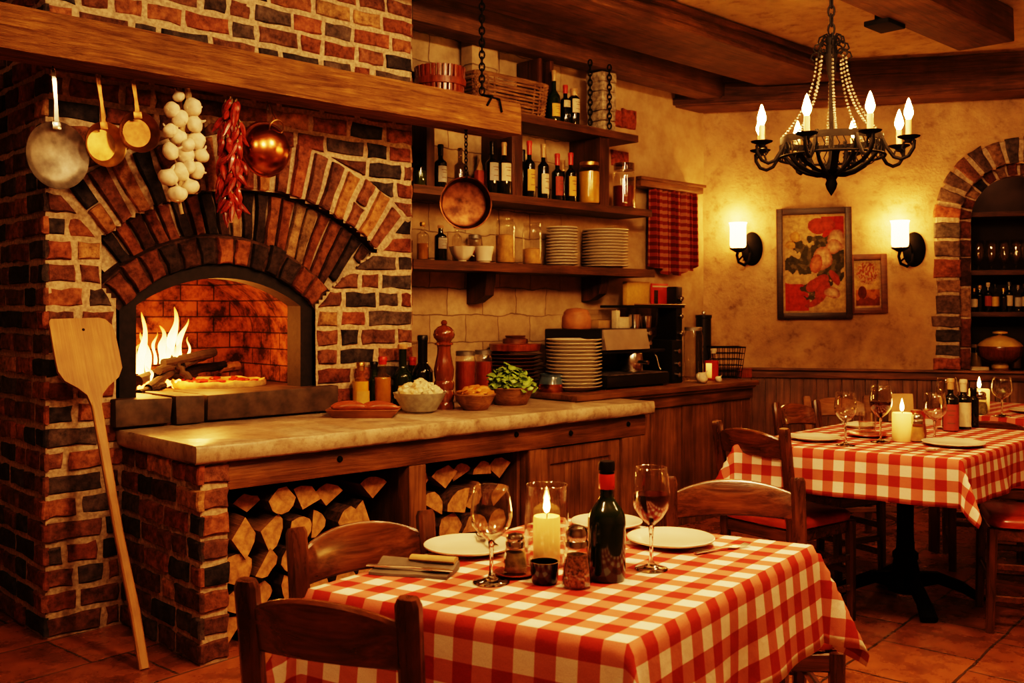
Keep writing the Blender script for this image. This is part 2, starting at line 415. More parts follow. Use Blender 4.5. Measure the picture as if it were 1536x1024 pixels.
# --- room surfaces
def stone_wall(name):
    m, nt, b = _new(name); v = _coord(nt)
    sep = _n(nt, 'ShaderNodeSeparateXYZ', {0: v})
    wob = _noise(nt, v, 5, 3); wv = _math(nt, 'MULTIPLY', _math(nt, 'SUBTRACT', wob, .5), .06)
    cmb = _n(nt, 'ShaderNodeCombineXYZ', {0: _math(nt, 'ADD', sep.outputs[0], wv), 1: _math(nt, 'ADD', sep.outputs[2], wv)}).outputs[0]
    br = _n(nt, 'ShaderNodeTexBrick', {'Vector': cmb, 'Color1': (.54,.42,.26,1), 'Color2': (.40,.29,.17,1), 'Mortar': (.22,.155,.095,1), 'Scale': 1.0,
        'Mortar Size': .004, 'Mortar Smooth': .35, 'Bias': 0.0, 'Brick Width': .27, 'Row Height': .16})
    n = _noise(nt, v, 9, 6, .65); n2 = _noise(nt, v, 2.2, 4, .6)
    c = _mix(nt, br.outputs[0], _ramp(nt, n, [(.3, (.66,)*3), (.7, (1.15,)*3)]), 1.0, 'MULTIPLY')
    pl = _ramp(nt, n, [(.3, (.40,.285,.15)), (.7, (.56,.43,.25))])
    # plaster skim on the right and upper part
    x = _n(nt, 'ShaderNodeMapRange', {'Value': _math(nt, 'ADD', sep.outputs[0], _math(nt, 'MULTIPLY', n2, .8)), 1: 3.2, 2: 3.6}).outputs[0]
    c = _mix(nt, c, pl, x)
    nt.links.new(c, b.inputs['Base Color']); _set(b, Roughness=.9)
    h = _math(nt, 'ADD', _math(nt, 'MULTIPLY', n, .5), _math(nt, 'MULTIPLY', br.outputs[1], _math(nt, 'MULTIPLY', _math(nt, 'SUBTRACT', 1.0, x), -1.0)))
    _bump(nt, b, h, .6, .015); return m
def plaster(name, a, bcol, dark, sc=1.0, bump=.5):
    m, nt, b = _new(name); v = _coord(nt)
    n = _noise(nt, v, 1.6*sc, 6, .65, .5); n2 = _noise(nt, v, 7*sc, 6, .7); n3 = _noise(nt, v, 40*sc, 4, .6)
    c = _ramp(nt, n, [(.30, dark), (.47, bcol), (.62, a)])
    c = _mix(nt, c, _ramp(nt, n2, [(.30, (.50,.46,.40)), (.46, (.95,.95,.94)), (.72, (1.18,1.15,1.1))]), 1.0, 'MULTIPLY')
    nt.links.new(c, b.inputs['Base Color']); _set(b, Roughness=.92)
    _bump(nt, b, _math(nt, 'ADD', n2, _math(nt, 'MULTIPLY', n3, .35)), bump, .02); return m
def tiles(name):
    m, nt, b = _new(name); v = _coord(nt, (1,1,1), 'Object', (0,0,math.radians(-50)))
    wob = _noise(nt, v, 6, 3)
    wv = _n(nt, 'ShaderNodeVectorMath', {0: v, 1: _n(nt, 'ShaderNodeCombineXYZ', {0: _math(nt, 'MULTIPLY', wob, .025), 1: _math(nt, 'MULTIPLY', wob, .02)}).outputs[0]}, operation='ADD').outputs[0]
    br = _n(nt, 'ShaderNodeTexBrick', {'Vector': wv, 'Color1': (.40,.17,.065,1), 'Color2': (.25,.10,.04,1), 'Mortar': (.10,.07,.045,1), 'Scale': 1.0,
        'Mortar Size': .006, 'Mortar Smooth': .3, 'Brick Width': .40, 'Row Height': .36}, offset=.35)
    n = _noise(nt, v, 7, 6, .65); n2 = _noise(nt, v, 40, 4)
    c = _mix(nt, br.outputs[0], _ramp(nt, n, [(.3, (.5,.48,.45)), (.7, (1.3,1.25,1.2))]), 1.0, 'MULTIPLY')
    nt.links.new(c, b.inputs['Base Color'])
    nt.links.new(_n(nt, 'ShaderNodeMapRange', {'Value': n, 3: .14, 4: .42}).outputs[0], b.inputs['Roughness'])
    h = _math(nt, 'SUBTRACT', _math(nt, 'ADD', _math(nt, 'MULTIPLY', n, .5), _math(nt, 'MULTIPLY', n2, .08)), br.outputs[1])
    _bump(nt, b, h, .55, .012); return m
def slab_mat(name):
    m, nt, b = _new(name); v = _coord(nt)
    n = _noise(nt, v, 6, 7, .68, .6); n2 = _noise(nt, v, 38, 4, .6)
    c = _ramp(nt, n, [(.30, (.24,.18,.12)), (.48, (.44,.36,.255)), (.68, (.60,.525,.41))])
    c = _mix(nt, c, _ramp(nt, n2, [(.25, (.6,.55,.5)), (.5, (1,1,1))]), 1.0, 'MULTIPLY')
    nt.links.new(c, b.inputs['Base Color'])
    nt.links.new(_n(nt, 'ShaderNodeMapRange', {'Value': n, 3: .45, 4: .2}).outputs[0], b.inputs['Roughness'])
    _bump(nt, b, _math(nt, 'ADD', n, n2), .22, .008); return m
def oven_mat(name):
    m, nt, b = _new(name); v = _coord(nt); sep = _n(nt, 'ShaderNodeSeparateXYZ', {0: v})
    cmb = _n(nt, 'ShaderNodeCombineXYZ', {0: _math(nt, 'ADD', sep.outputs[0], sep.outputs[1]), 1: sep.outputs[2]}).outputs[0]
    br = _n(nt, 'ShaderNodeTexBrick', {'Vector': cmb, 'Color1': (.34,.15,.065,1), 'Color2': (.20,.085,.038,1), 'Mortar': (.05,.028,.016,1), 'Scale': 1.0,
        'Mortar Size': .004, 'Brick Width': .19, 'Row Height': .085})
    n = _noise(nt, v, 9, 6, .7)
    c = _mix(nt, br.outputs[0], _ramp(nt, n, [(.40, (.13,.11,.10)), (.62, (1.25,1.15,1.05))]), 1.0, 'MULTIPLY')
    nt.links.new(c, b.inputs['Base Color']); _set(b, Roughness=.9)
    _bump(nt, b, _math(nt, 'SUBTRACT', n, br.outputs[1]), .5, .02); return m
M['stone'] = stone_wall('stone_and_plaster'); M['plaster'] = plaster('plaster', (.62,.45,.25), (.50,.345,.185), (.33,.225,.13), 1.0, .7)
M['ceiling'] = plaster('ceiling_plaster', (.56,.43,.25), (.50,.38,.21), (.42,.31,.17), 1.3, .4)
M['tiles'] = tiles('terracotta_tiles'); M['slab'] = slab_mat('countertop_stone'); M['oven'] = oven_mat('oven_lining')
M['hearth'] = paint('hearth_stone', (.115,.08,.052), .6, 0, .6, 14, .5)
M['iron'].node_tree.nodes['Principled BSDF'].inputs['Specular IOR Level'].default_value = .15
M['dark'] = paint('dark_board', (.035,.018,.009), .8, 0, .3, 10, .2)  # very dark brown board for the backs of bays and alcove
# ================================================================== bricks
PAL = [((.27,.108,.056),3),((.36,.165,.082),3),((.23,.112,.066),3),((.17,.09,.058),2),((.075,.066,.062),2.4),((.12,.095,.08),1.6),((.44,.27,.13),.9)]
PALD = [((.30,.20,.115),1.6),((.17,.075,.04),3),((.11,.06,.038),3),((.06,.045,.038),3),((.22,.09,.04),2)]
def pick(pal):
    t = R.uniform(0, sum(w for _, w in pal))
    for c, w in pal:
        t -= w
        if t <= 0: break
    k = R.uniform(.8, 1.25); return tuple(x * k for x in c)
def brick(mb, quad, T, pal=PAL, out=.011, back=-.01, jit=.005, mi=0):
    """quad: 4 (a, z) corners anticlockwise; T maps (a, z, out) to mesh coordinates"""
    pts = []
    for i in range(4):
        a, b = Vector(quad[i]), Vector(quad[(i+1) % 4]); L = (b - a).length; m = 3 if L > .11 else 2
        for k in range(m):
            p = a.lerp(b, (k + (.0 if k == 0 else R.uniform(-.12,.12))) / m)
            pts.append(p + Vector((R.uniform(-jit, jit), R.uniform(-jit, jit))))
    cen = sum(pts, Vector((0, 0))) / len(pts); o = out + R.uniform(-.005, .006); tx, tz = R.uniform(-.03,.03), R.uniform(-.04,.04)
    col = pick(pal); n = len(pts)
    def ring(ins, h): 
        r = []
        for i, p in enumerate(pts):
            d = cen - p; q = p + d.normalized() * min(ins, d.length * .4)
            if i % 1 == 0 and h > 0: hh = h + (q.x-cen.x)*tx + (q.y-cen.y)*tz + R.uniform(-.0015,.0015)
            else: hh = h
            r.append(mb.v(T(q.x, q.y, hh)))
        return r
    A, Bq, C = ring(0, back), ring(.001, o - .006), ring(.008, o)
    for P, Q in ((A, Bq), (Bq, C)):
        for i in range(n): mb.f([P[i], P[(i+1) % n], Q[(i+1) % n], Q[i]], mi, col)
    mid = mb.v(T(cen.x, cen.y, o + R.uniform(-.001, .003)))
    for i in range(n): mb.f([C[i], C[(i+1) % n], mid], mi, col)
def lay(mb, s0, s1, z0, z1, T, blocked=None, course=.094, gap=.024, pal=PAL, lens=(.205,.1,.2,.19,.15,.11)):
    z = z0; row = 0
    blocked = blocked or (lambda s, z: False)
    while z < z1 - .02:
        zt = min(z + course - gap, z1); zm = (z + zt) / 2; N = max(2, int((s1 - s0) / .008))
        free = [not blocked(s0 + (s1 - s0) * i / N, zm) for i in range(N + 1)]
        i = 0; ivs = []
        while i <= N:
            if free[i]:
                j = i
                while j < N and free[j+1]: j += 1
                ivs.append((s0 + (s1-s0)*i/N, s0 + (s1-s0)*j/N)); i = j + 1
            else: i += 1
        for a, b in ivs:
            def edge(x, zz, sg):
                if (sg < 0 and x <= s0 + 1e-4) or (sg > 0 and x >= s1 - 1e-4): return x
                y = x
                if blocked(x, zz):
                    while blocked(y, zz) and abs(y - x) < .15: y -= sg * .005
                else:
                    while not blocked(y + sg*.005, zz) and abs(y - x) < .15 and s0 < y < s1: y += sg * .005
                return y - sg * .008
            la, ha, lb, hb = edge(a, z, -1), edge(a, zt, -1), edge(b, z, 1), edge(b, zt, 1)
            if b - a < .03: continue
            x = a; cuts = []; first = True
            while x < b - .001:
                L = R.choice(lens) * R.uniform(.92, 1.08)
                if first: L *= (.55 if row % 2 else 1.0); first = False
                e = x + L
                if b - e < .06: e = b
                cuts.append((x, e)); x = e + gap
            for k, (x0, x1) in enumerate(cuts):
                fl = k == 0; ll = k == len(cuts) - 1
                q = [(la if fl else x0, z), (lb if ll else x1, z), (hb if ll else x1, zt), (ha if fl else x0, zt)]
                if q[1][0] - q[0][0] < .02 or q[2][0] - q[3][0] < .02:
                    if max(q[1][0]-q[0][0], q[2][0]-q[3][0]) < .04: continue
                    if q[1][0] - q[0][0] < .02: q[0] = (min(q[0][0], q[1][0]-.02), z)
                    if q[2][0] - q[3][0] < .02: q[3] = (min(q[3][0], q[2][0]-.02), zt)
                brick(mb, q, T, pal)
        z += course; row += 1
def voussoirs(mb, c, r0, r1, a0, a1, n, T, pal=PAL, out=.016, gapw=.016, split=None):
    for i in range(n):
        t0, t1 = a0 + (a1-a0)*i/n, a0 + (a1-a0)*(i+1)/n
        g0, g1 = gapw/2/r0, gapw/2/r1
        rr = [(r0, r1)] if not split or R.random() > split else [(r0, r0+(r1-r0)*.48), (r0+(r1-r0)*.54, r1)]
        for ra, rb in rr:
            jr = R.uniform(-.012, .012) if rb == r1 else 0
            P = lambda r, t: (c[0] + r*math.cos(t), c[1] + r*math.sin(t))
            q = [P(ra, t0+g0), P(rb+jr, t0+g1), P(rb+jr, t1-g1), P(ra, t1-g0)]
            if a1 < a0: q = [P(ra, t0-g0), P(rb+jr, t0-g1), P(rb+jr, t1+g1), P(ra, t1+g0)]
            brick(mb, q, T, pal, out)
# ================================================================== brick oven and chimney
oven = wthing('brick_pizza_oven', 'tall brick chimney breast with arched wood-fired pizza oven in the left wall', 'oven')
OC, OR0, OR1 = (.62,.789), 1.077, 1.315          # outer arch
IC, IR0, IR1 = (.476,.872), .648, .768           # inner arch
HA = math.radians(40.2)
def in_outer_ring(s, z):
    dx, dz = s-OC[0], z-OC[1]; r = math.hypot(dx, dz)
    return OR0-.012 < r < OR1+.015 and abs(math.atan2(dx, dz)) < HA + .012
def in_mouth(s, z):
    if .0-.02 < s < .95 and z < 1.34: return z > .80
    return math.hypot(s-IC[0], z-IC[1]) < IR0 and z > 1.3
def in_inner_ring(s, z):
    dx, dz = s-IC[0], z-IC[1]; r = math.hypot(dx, dz)
    return IR0 <= r < IR1+.012 and abs(math.atan2(dx, dz)) < math.radians(46)
def in_recess(s, z):
    if math.hypot(s-OC[0], z-OC[1]) >= OR0 or math.hypot(s-IC[0], z-IC[1]) < IR1: return False
    if z < 1.41 or s < -.075: return False
    xr = 1.02 + (z-1.415)/(1.615-1.415)*(1.309-1.02) if z < 1.615 else 9
    return s < xr
def blk(s, z): return in_outer_ring(s, z) or in_mouth(s, z) or in_inner_ring(s, z) or in_recess(s, z)
TF = lambda a, z, o: (a, -o, z)                   # oven face
TE = lambda a, z, o: (-.3 - o, -a, z)             # chimney end, a = q
mb = MB(); ST = .02
s_lo, s_hi, z_hi = -.3, 1.53, 3.04
nx_, nz_ = int((s_hi-s_lo)/ST), int(z_hi/ST)
vv = {}
def gv(i, j):
    if (i, j) not in vv:
        s, z = s_lo + (s_hi-s_lo)*i/nx_, z_hi*j/nz_
        h = .002 + .007*mnoise.noise(Vector((s*9, z*9, 0)))
        vv[(i, j)] = mb.v((s, -h, z))
    return vv[(i, j)]
for i in range(nx_):
    for j in range(nz_):
        s, z = s_lo + (s_hi-s_lo)*(i+.5)/nx_, z_hi*(j+.5)/nz_
        if in_mouth(s, z) or in_recess(s, z) or (in_inner_ring(s, z)): continue
        mb.f([gv(i,j), gv(i+1,j), gv(i+1,j+1), gv(i,j+1)])
mb.sheet([[(-.3, 0.0, 0), (-.3, 1.06, 0)], [(-.3, 0.0, 3.04), (-.3, 1.06, 3.04)]])
mb.sheet([[(1.53, 0.0, 0), (1.53, .32, 0)], [(1.53, 0.0, 3.04), (1.53, .32, 3.04)]])
# recessed band between the arches
rows = []
for i in range(91):
    t = math.radians(44) - math.radians(88)*i/90
    pr = []
    for r in (OR0+.03, OR0-.12, OR0-.3, OR0-.45):
        x, z = OC[0]+r*math.sin(t)-IC[0], OC[1]+r*math.cos(t)-IC[1]; d = math.hypot(x, z); k = max(1, .70/d)
        pr.append((IC[0]+x*k, .075, IC[1]+z*k))
    rows.append(pr)
mb.sheet(rows)
mb.build('mortar_face', [M['mortar']], oven)
mb = MB()
lay(mb, s_lo+.004, s_hi-.004, .012, 3.03, TF, lambda s, z: blk(s, z) or (s > .0 and z < .72))
lay(mb, -.012, .8, .012, 3.03, lambda a, z, o: (-.3-o, a, z), None)
lay(mb, .0, .31, .012, 3.03, lambda a, z, o: (1.53+o, a, z), None)
mb.build('brick_facing', [M['brick']], oven)
mb = MB()
voussoirs(mb, OC, OR0, OR1, PI/2+HA, PI/2-HA, 18, TF, PAL+[((.46,.25,.11),3)], .024, .034, .12)
# soffit of the outer arch
rows = []
for i in range(61):
    t = PI/2+HA - 2*HA*i/60
    rows.append([(OC[0]+(OR0+.004)*math.cos(t), y, OC[1]+(OR0+.004)*math.sin(t)) for y in (-.005, .04, .078)])
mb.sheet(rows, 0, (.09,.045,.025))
mb.build('outer_arch', [M['brick']], oven)
mb = MB()
TR = lambda a, z, o: (a, .06-o, z)
# dark radial bricks of the recessed band
for i in range(21):
    t0 = PI/2+HA - 2*HA*i/21; t1 = PI/2+HA - 2*HA*(i+1)/21
    tm = (t0+t1)/2; r1 = OR0-.005; r0 = r1
    while r0 > .5 and in_recess(OC[0]+(r0-.006)*math.cos(tm), OC[1]+(r0-.006)*math.sin(tm)): r0 -= .01
    r0 = max(r0, OR0-.42) + .006
    if r1-r0 < .03: continue
    g = .008/OR0; P = lambda r, t: (OC[0]+r*math.cos(t), OC[1]+r*math.sin(t))
    segs = [(r0, r1)] if r1-r0 < .34 else [(r0, (r0+r1)/2-.008), ((r0+r1)/2+.008, r1)]
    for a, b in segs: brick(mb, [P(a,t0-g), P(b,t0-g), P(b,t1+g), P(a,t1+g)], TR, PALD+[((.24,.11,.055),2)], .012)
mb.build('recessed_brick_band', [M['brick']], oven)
mb = MB()
ia = math.radians(45)
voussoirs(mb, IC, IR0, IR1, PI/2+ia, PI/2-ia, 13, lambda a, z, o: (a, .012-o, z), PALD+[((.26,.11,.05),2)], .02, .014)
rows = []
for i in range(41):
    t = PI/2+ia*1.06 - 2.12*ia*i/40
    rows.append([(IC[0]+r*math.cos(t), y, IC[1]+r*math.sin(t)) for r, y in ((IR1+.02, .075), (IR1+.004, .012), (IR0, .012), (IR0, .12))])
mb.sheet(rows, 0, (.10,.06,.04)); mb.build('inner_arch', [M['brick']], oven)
# sooty frame round the mouth
def mouth_path(inset, n=24):
    hs = .4585 - inset; zs = 1.33; ap = 1.52 - inset*1.12; rise = ap - zs
    r = (hs*hs + rise*rise)/(2*rise); cz = ap - r; a = math.asin(min(1, hs/r))
    p = [(IC[0]-hs, .935), (IC[0]-hs, 1.15)]
    p += [(IC[0]+r*math.sin(-a+2*a*i/n), cz+r*math.cos(-a+2*a*i/n)) for i in range(n+1)]
    return p + [(IC[0]+hs, 1.15), (IC[0]+hs, .935)]
mb = MB(); o_, i_ = mouth_path(-.012), mouth_path(.058)
mb.sheet([[(a, .13, b), (a, .025, b), (c, .02, d), (c, .14, d)] for (a, b), (c, d) in zip(o_, i_)])
mb.build('mouth_frame', [M['sooty']], oven)
# chamber lining
mb = MB(); rows = []
base = [(IC[0]-.56, .935), (IC[0]-.56, 1.2)] + [(IC[0]+.56*math.sin(t), 1.2+.36*math.cos(t)) for t in [(-PI/2+PI*i/20) for i in range(1, 20)]] + [(IC[0]+.56, 1.2), (IC[0]+.56, .935)]
for y in (.11, .3, .6, .92): rows.append([(a, y, b) for a, b in base])
mb.sheet(rows)
c = mb.v((IC[0], .92, 1.15)); bp = [mb.v((a, .92, b)) for a, b in base]
for i in range(len(bp)-1): mb.f([bp[i], bp[i+1], c])
mb.f([bp[-1], bp[0], c])
fw = mouth_path(.02); ow = [(IC[0]+(a-IC[0])*1.5, 1.0+(b-1.0)*1.35) for a, b in fw]
mb.sheet([[(a, .125, b), (c_, .125, d)] for (a, b), (c_, d) in zip(fw, ow)])
mb.build('oven_chamber', [M['oven']], oven)
mb = MB()
for a, b, q in ((-.045,.2,.03),(.215,.345,.035),(.36,1.045,.03)):
    mb.box(((a+b)/2, -q+.14, .882), (b-a, .34, .118), 0, .01, jit=.006)
mb.box((IC[0], .55, .89), (1.1, .76, .09), 0)
mb.span((-.02, -.0, .80), (1.02, .2, .84), 0)
mb.build('hearth', [M['hearth']], oven)
# ================================================================== counter in front of the oven
ct = wthing('stone_countertop', 'thick pale stone countertop running below the oven mouth to the plate stacks', 'countertop')
poly = [(-.025,-.012),(-.025,-.745),(2.62,-.745),(2.62,-.505),(2.25,-.505),(2.25,.3),(1.545,.3),(1.545,-.02)]
mb = MB(); out = []
for i in range(len(poly)):
    a, b = Vector(poly[i]), Vector(poly[(i+1) % len(poly)]); n = max(1, int((b-a).length/.05))
    for k in range(n): out.append(a.lerp(b, k/n))
cx = Vector((1.2,-.4))
def oring(z, j, ins):
    r = []
    for p in out:
        w = mnoise.noise(Vector((p.x*7, p.y*7, z*30)))*j
        d = Vector((0, 1)) if p.y < -.7 else (Vector((1, 0)) if p.x < 0 else (Vector((-1, 0)) if p.x > 2.6 else Vector((0, 0))))
        r.append(mb.v((p.x+d.x*(ins+w), p.y+d.y*(ins+w), z + w*.4)))
    return r
rs = [oring(.746,.004,.012), oring(.757,.008,.003), oring(.785,.009,0), oring(.808,.006,.001), oring(.8145,.001,.006)]
for A, C in zip(rs, rs[1:]):
    for i in range(len(A)): mb.f([A[i], A[(i+1) % len(A)], C[(i+1) % len(A)], C[i]])
mb.f(rs[-1]); mb.f(rs[0][::-1])
bmesh.ops.triangulate(mb.bm, faces=[f for f in mb.bm.faces if len(f.verts) > 4])
mb.build('slab', [M['slab']], ct, 50)
base = wthing('counter_base', 'dark wooden counter base with brick pier, two firewood bays and panelled cupboard', 'counter')
mb = MB(); mb.span((.012,-.70,.0),(.12,-.01,.744)); mb.build('pier_core', [M['mortar']], base)
mb = MB()
lay(mb, .012, .122, .01, .742, lambda a, z, o: (a, -.702-o, z), lens=(.2,))
lay(mb, .0, .715, .01, .742, lambda a, z, o: (.01-o, -.715+a, z))
mb.build('brick_pier', [M['brick']], base)
mb = MB(); mb.box((1.36,-.665,.688),(2.48,.07,.112),0,.006,jit=.003); mb.build('top_rail', [M['plank_x']], base)
mb = MB()
for s in (.3, .9, 1.5, 1.75, 2.2): mb.lathe([(0,.008),(.010,.006),(.013,0)], 10, 0)
mb.bm.free()
for s, z in ((.62,.70),(1.62,.715),(2.0,.69),(2.45,.70)):
    mb = MB(); mb.M = Matrix.Translation((s,-.70,z)) @ Matrix.Rotation(PI/2,4,'X'); mb.lathe([(0,.010),(.010,.008),(.014,0)], 12); mb.build('bolt', [M['iron']], base)
for a, b in ((.977,1.077),(1.716,1.795),(2.40,2.60)):
    mb = MB(); mb.box(((a+b)/2,-.66,.316),(b-a,.075,.63),0,.006,jit=.003); mb.build('post', [M['plank_z']], base)
mb = MB(); mb.span((1.0,-.62,.0),(1.05,-.06,.60)); mb.span((1.70,-.62,.0),(1.75,-.06,.63)); mb.build('divider', [M['plank_z']], base)
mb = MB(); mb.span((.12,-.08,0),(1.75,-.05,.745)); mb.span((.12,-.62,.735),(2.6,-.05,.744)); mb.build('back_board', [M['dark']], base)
def panel_door(mb, a, b, z0, z1, y):
    mb.span((a,y-.012,z0),(b,y+.012,z1),0,.002)
    n = 4; w = (b-a-.14)/n
    for e0, e1, f0, f1 in ((a,a+.07,z0,z1),(b-.07,b,z0,z1),(a+.07,b-.07,z1-.08,z1),(a+.07,b-.07,z0,z0+.08)): mb.span((e0,y-.03,f0),(e1,y,f1),0,.003)
    for k in range(n): mb.span((a+.07+w*k+.002,y-.018,z0+.08),(a+.07+w*(k+1)-.002,y,z1-.08),0,.002)
mb = MB(); panel_door(mb, 1.80, 2.395, .03, .625, -.655); mb.build('door', [M['plank_z']], base)
mb = MB(); mb.span((2.59,-.66,0),(2.612,-.45,.744)); mb.build('end_panel', [M['plank_z']], base)
# dark back counter carrying the coffee machine
bc = wthing('back_counter', 'dark wooden counter of upright planks under the coffee machine', 'counter')
mb = MB(); mb.box((3.14,-.105,.833),(1.765,.80,.032),0,.008); mb.build('worktop', [M['plank_x']], bc)
mb = MB(); mb.box((3.13,-.455,.775),(1.74,.03,.085),0,.006); mb.box((3.13,-.475,.81),(1.75,.03,.022),0,.006); mb.build('moulding', [M['plank_x']], bc)
mb = MB(); x = 2.63; k = 0
while x < 3.96:
    w = min(R.uniform(.085,.12), 3.99-x); mb.box((x+w/2,-.44+R.uniform(-.003,.003),.367),(w-.004,.025,.735),0,.003); x += w
mb.span((2.27,-.43,0),(3.98,-.40,.81)); mb.build('plank_front', [M['plank_z']], bc)
mb = MB(); mb.span((3.965,-.44,0),(3.99,.29,.815)); mb.build('end_board', [M['plank_z']], bc)
# ================================================================== room shell
mb = MB(); rows = []
mb.M = Matrix.Identity(4)
mb.sheet([[(s, .30, z) for s in (1.5, 2.5, 3.5, 4.75)] for z in (0, 1, 2, 3.06)])
mb.sheet([[(s, 1.06, z) for s in (-7, -3, 1.5)] for z in (0, 1.5, 3.06)])
mb.sheet([[(1.5, y, z) for y in (.30, 1.06)] for z in (0, 3.06)])
struct(mb.build('wall_left', [M['stone']], None, loc=(OX, OY, 0), rotz=ANG), 'old stone and plaster wall behind the shelves')
# back wall with the arched alcove
AK, AZ, AR1, AR0 = 2.18, 1.95, .569, .393
def in_alc(k, z, r=.32): return z > .868 and ((abs(k-AK) < r and z < AZ) or math.hypot(k-AK, z-AZ) < r)
mb = MB(); st = .04; KN, ZN = int(4.2/st), 76; vv2 = {}
def bv(i, j):
    if (i, j) not in vv2:
        k, z = -.02+4.2*i/KN, 3.06*j/ZN
        vv2[(i, j)] = mb.v((k, .012*mnoise.noise(Vector((k*2.2, z*2.2, 5))), z))
    return vv2[(i, j)]
for i in range(KN):
    for j in range(ZN):
        k, z = -.02+4.2*(i+.5)/KN, 3.06*(j+.5)/ZN
        if in_alc(k, z, .40): continue
        mb.f([bv(i,j), bv(i+1,j), bv(i+1,j+1), bv(i,j+1)])
struct(mb.build('wall_back', [M['plaster']], None, loc=BO, rotz=BANG), 'mottled ochre plaster wall with sconces and pictures')
TB = lambda a, z, o: (a, -o, z)
PALA = [((.25,.13,.08),3),((.17,.125,.095),3),((.12,.105,.09),2),((.30,.19,.11),2),((.32,.13,.065),1.5)]
arch = thing('brick_arch', 'rough brick arch framing the bottle alcove in the plaster wall', 'arch', BO, BANG)
mb = MB()
mb.sheet([[(AK+r*math.cos(t), y, AZ+r*math.sin(t)) for r, y in ((.56,.02),(.55,-.008),(.40,-.008),(.40,.07),(.31,.07),(.31,.16))] for t in [PI*i/40 for i in range(41)]])
for sg in (-1, 1): mb.sheet([[(AK+sg*r, y, z) for r, y in ((.56,.02),(.55,-.008),(.40,-.008),(.40,.07),(.31,.07),(.31,.16))] for z in (.88, 1.4, AZ)])
mb.build('mortar_bed', [M['mortar']], arch)
mb = MB()
voussoirs(mb, (AK, AZ), AR0, AR1, PI, 0, 14, TB, PALA, .022, .034)
z = .885; i = 0
while z < AZ - .03:
    h = R.choice((.075,.11,.13,.085)); h = min(h, AZ-.012-z)
    for sg in (-1, 1):
        a, b = AK+sg*AR0, AK+sg*(AR1+R.uniform(-.03,.012)); a, b = min(a,b), max(a,b)
        brick(mb, [(a,z),(b,z),(b,z+h),(a,z+h)], TB, PALA, .02)
    z += h+.02
mb.build('arch_bricks', [M['brick']], arch)
mb = MB(); TB2 = lambda a, z, o: (a, .07-o, z)
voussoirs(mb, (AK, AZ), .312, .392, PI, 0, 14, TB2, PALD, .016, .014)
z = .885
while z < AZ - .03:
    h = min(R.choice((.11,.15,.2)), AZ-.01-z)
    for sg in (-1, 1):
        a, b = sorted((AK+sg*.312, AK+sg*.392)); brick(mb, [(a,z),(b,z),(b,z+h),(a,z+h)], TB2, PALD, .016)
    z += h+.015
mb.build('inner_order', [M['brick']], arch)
alc = thing('alcove_shelves', 'dark wooden alcove shelving of bottles and glasses inside the brick arch', 'shelves', BO, BANG)
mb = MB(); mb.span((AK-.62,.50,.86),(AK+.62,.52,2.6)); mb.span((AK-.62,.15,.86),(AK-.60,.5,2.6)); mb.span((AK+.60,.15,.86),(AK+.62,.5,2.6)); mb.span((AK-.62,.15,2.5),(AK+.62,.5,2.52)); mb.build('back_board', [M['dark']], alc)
for z in (1.30, 1.60, 2.02):
    mb = MB(); mb.box((AK,.34,z-.02),(1.19,.30,.035),0,.004); mb.build('shelf', [M['shelf']], alc)
mb = MB(); mb.box((AK,.25,.86),(1.2,.55,.03),0,.004); mb.build('sill', [M['shelf']], alc)
# wainscot
mb = MB(); x = -.02
while x < 4.1:
    w = R.uniform(.075,.10); mb.box((x+w/2,-.018+R.uniform(-.002,.002),.41),(w-.004,.022,.82),0,.003); x += w
struct(mb.build('trim_1', [M['plank_z']], None, loc=BO, rotz=BANG), 'brown vertical plank wainscot below the plaster wall')
mb = MB(); mb.box((2.04,-.03,.845),(4.16,.05,.06),0,.008); mb.box((2.04,-.042,.878),(4.16,.08,.016),0,.005)
struct(mb.build('trim_2', [M['plank_x']], None, loc=BO, rotz=BANG), 'brown moulded rail capping the wainscot')
mb = MB(); mb.sheet([[(x, y, 0) for x in (-5, 0, 7)] for y in (-3, 3, 9.5)]); struct(mb.build('floor', [M['tiles']]), 'worn terracotta tile floor')
mb = MB(); mb.sheet([[(x, y, 3.05) for x in (-5, 0, 7)] for y in (-3, 3, 9.5)]); struct(mb.build('ceiling', [M['ceiling']]), 'rough plaster ceiling between beams')
mb = MB(); e = B(4.18, 0, 0); mb.sheet([[(e.x, e.y, z), (e.x+.2, -3, z)] for z in (0, 3.06)]); struct(mb.build('wall_right', [M['plaster']]))
mb = MB(); mb.sheet([[(-7, -2.6, z), (7, -2.6, z)] for z in (0, 3.06)]); struct(mb.build('wall_front', [M['plaster']]))
# ceiling beams (along the oven wall)
def cbeam(s0, s1, q0, q1, z0, z1, label, grooves=()):
    mb = MB(); mb.box(((s0+s1)/2, -(q0+q1)/2, (z0+z1)/2), (s1-s0, q1-q0, z1-z0), 0, .012, jit=.004)
    for z, d in grooves: mb.box(((s0+s1)/2, -q1-.008, z), (s1-s0, .03, d), 0, .004)
    o = mb.build('ceiling_beam', [M['beam']], None, loc=(OX, OY, 0), rotz=ANG); tag(o, label, 'beam', None, 'structure'); return o
cbeam(1.54, 4.62, -.16, -.002, 2.83, 3.048, 'dark wooden fascia beam directly above the top shelf')
cbeam(-2.0, 4.9, .22, .70, 2.90, 3.048, 'broad dark ceiling beam running beside the brick chimney', ((2.955,.03),(3.02,.035)))
cbeam(-1.5, 4.35, 1.66, 1.98, 2.85, 3.048, 'heavy ceiling beam above the chandelier chain')
mb = MB(); mb.box((1.9,-.16,2.915),(4.6,.26,.265),0,.012); mb.box((1.9,-.30,2.82),(4.6,.03,.05),0,.006); mb.box((1.9,-.30,2.96),(4.6,.02,.03),0,.006)
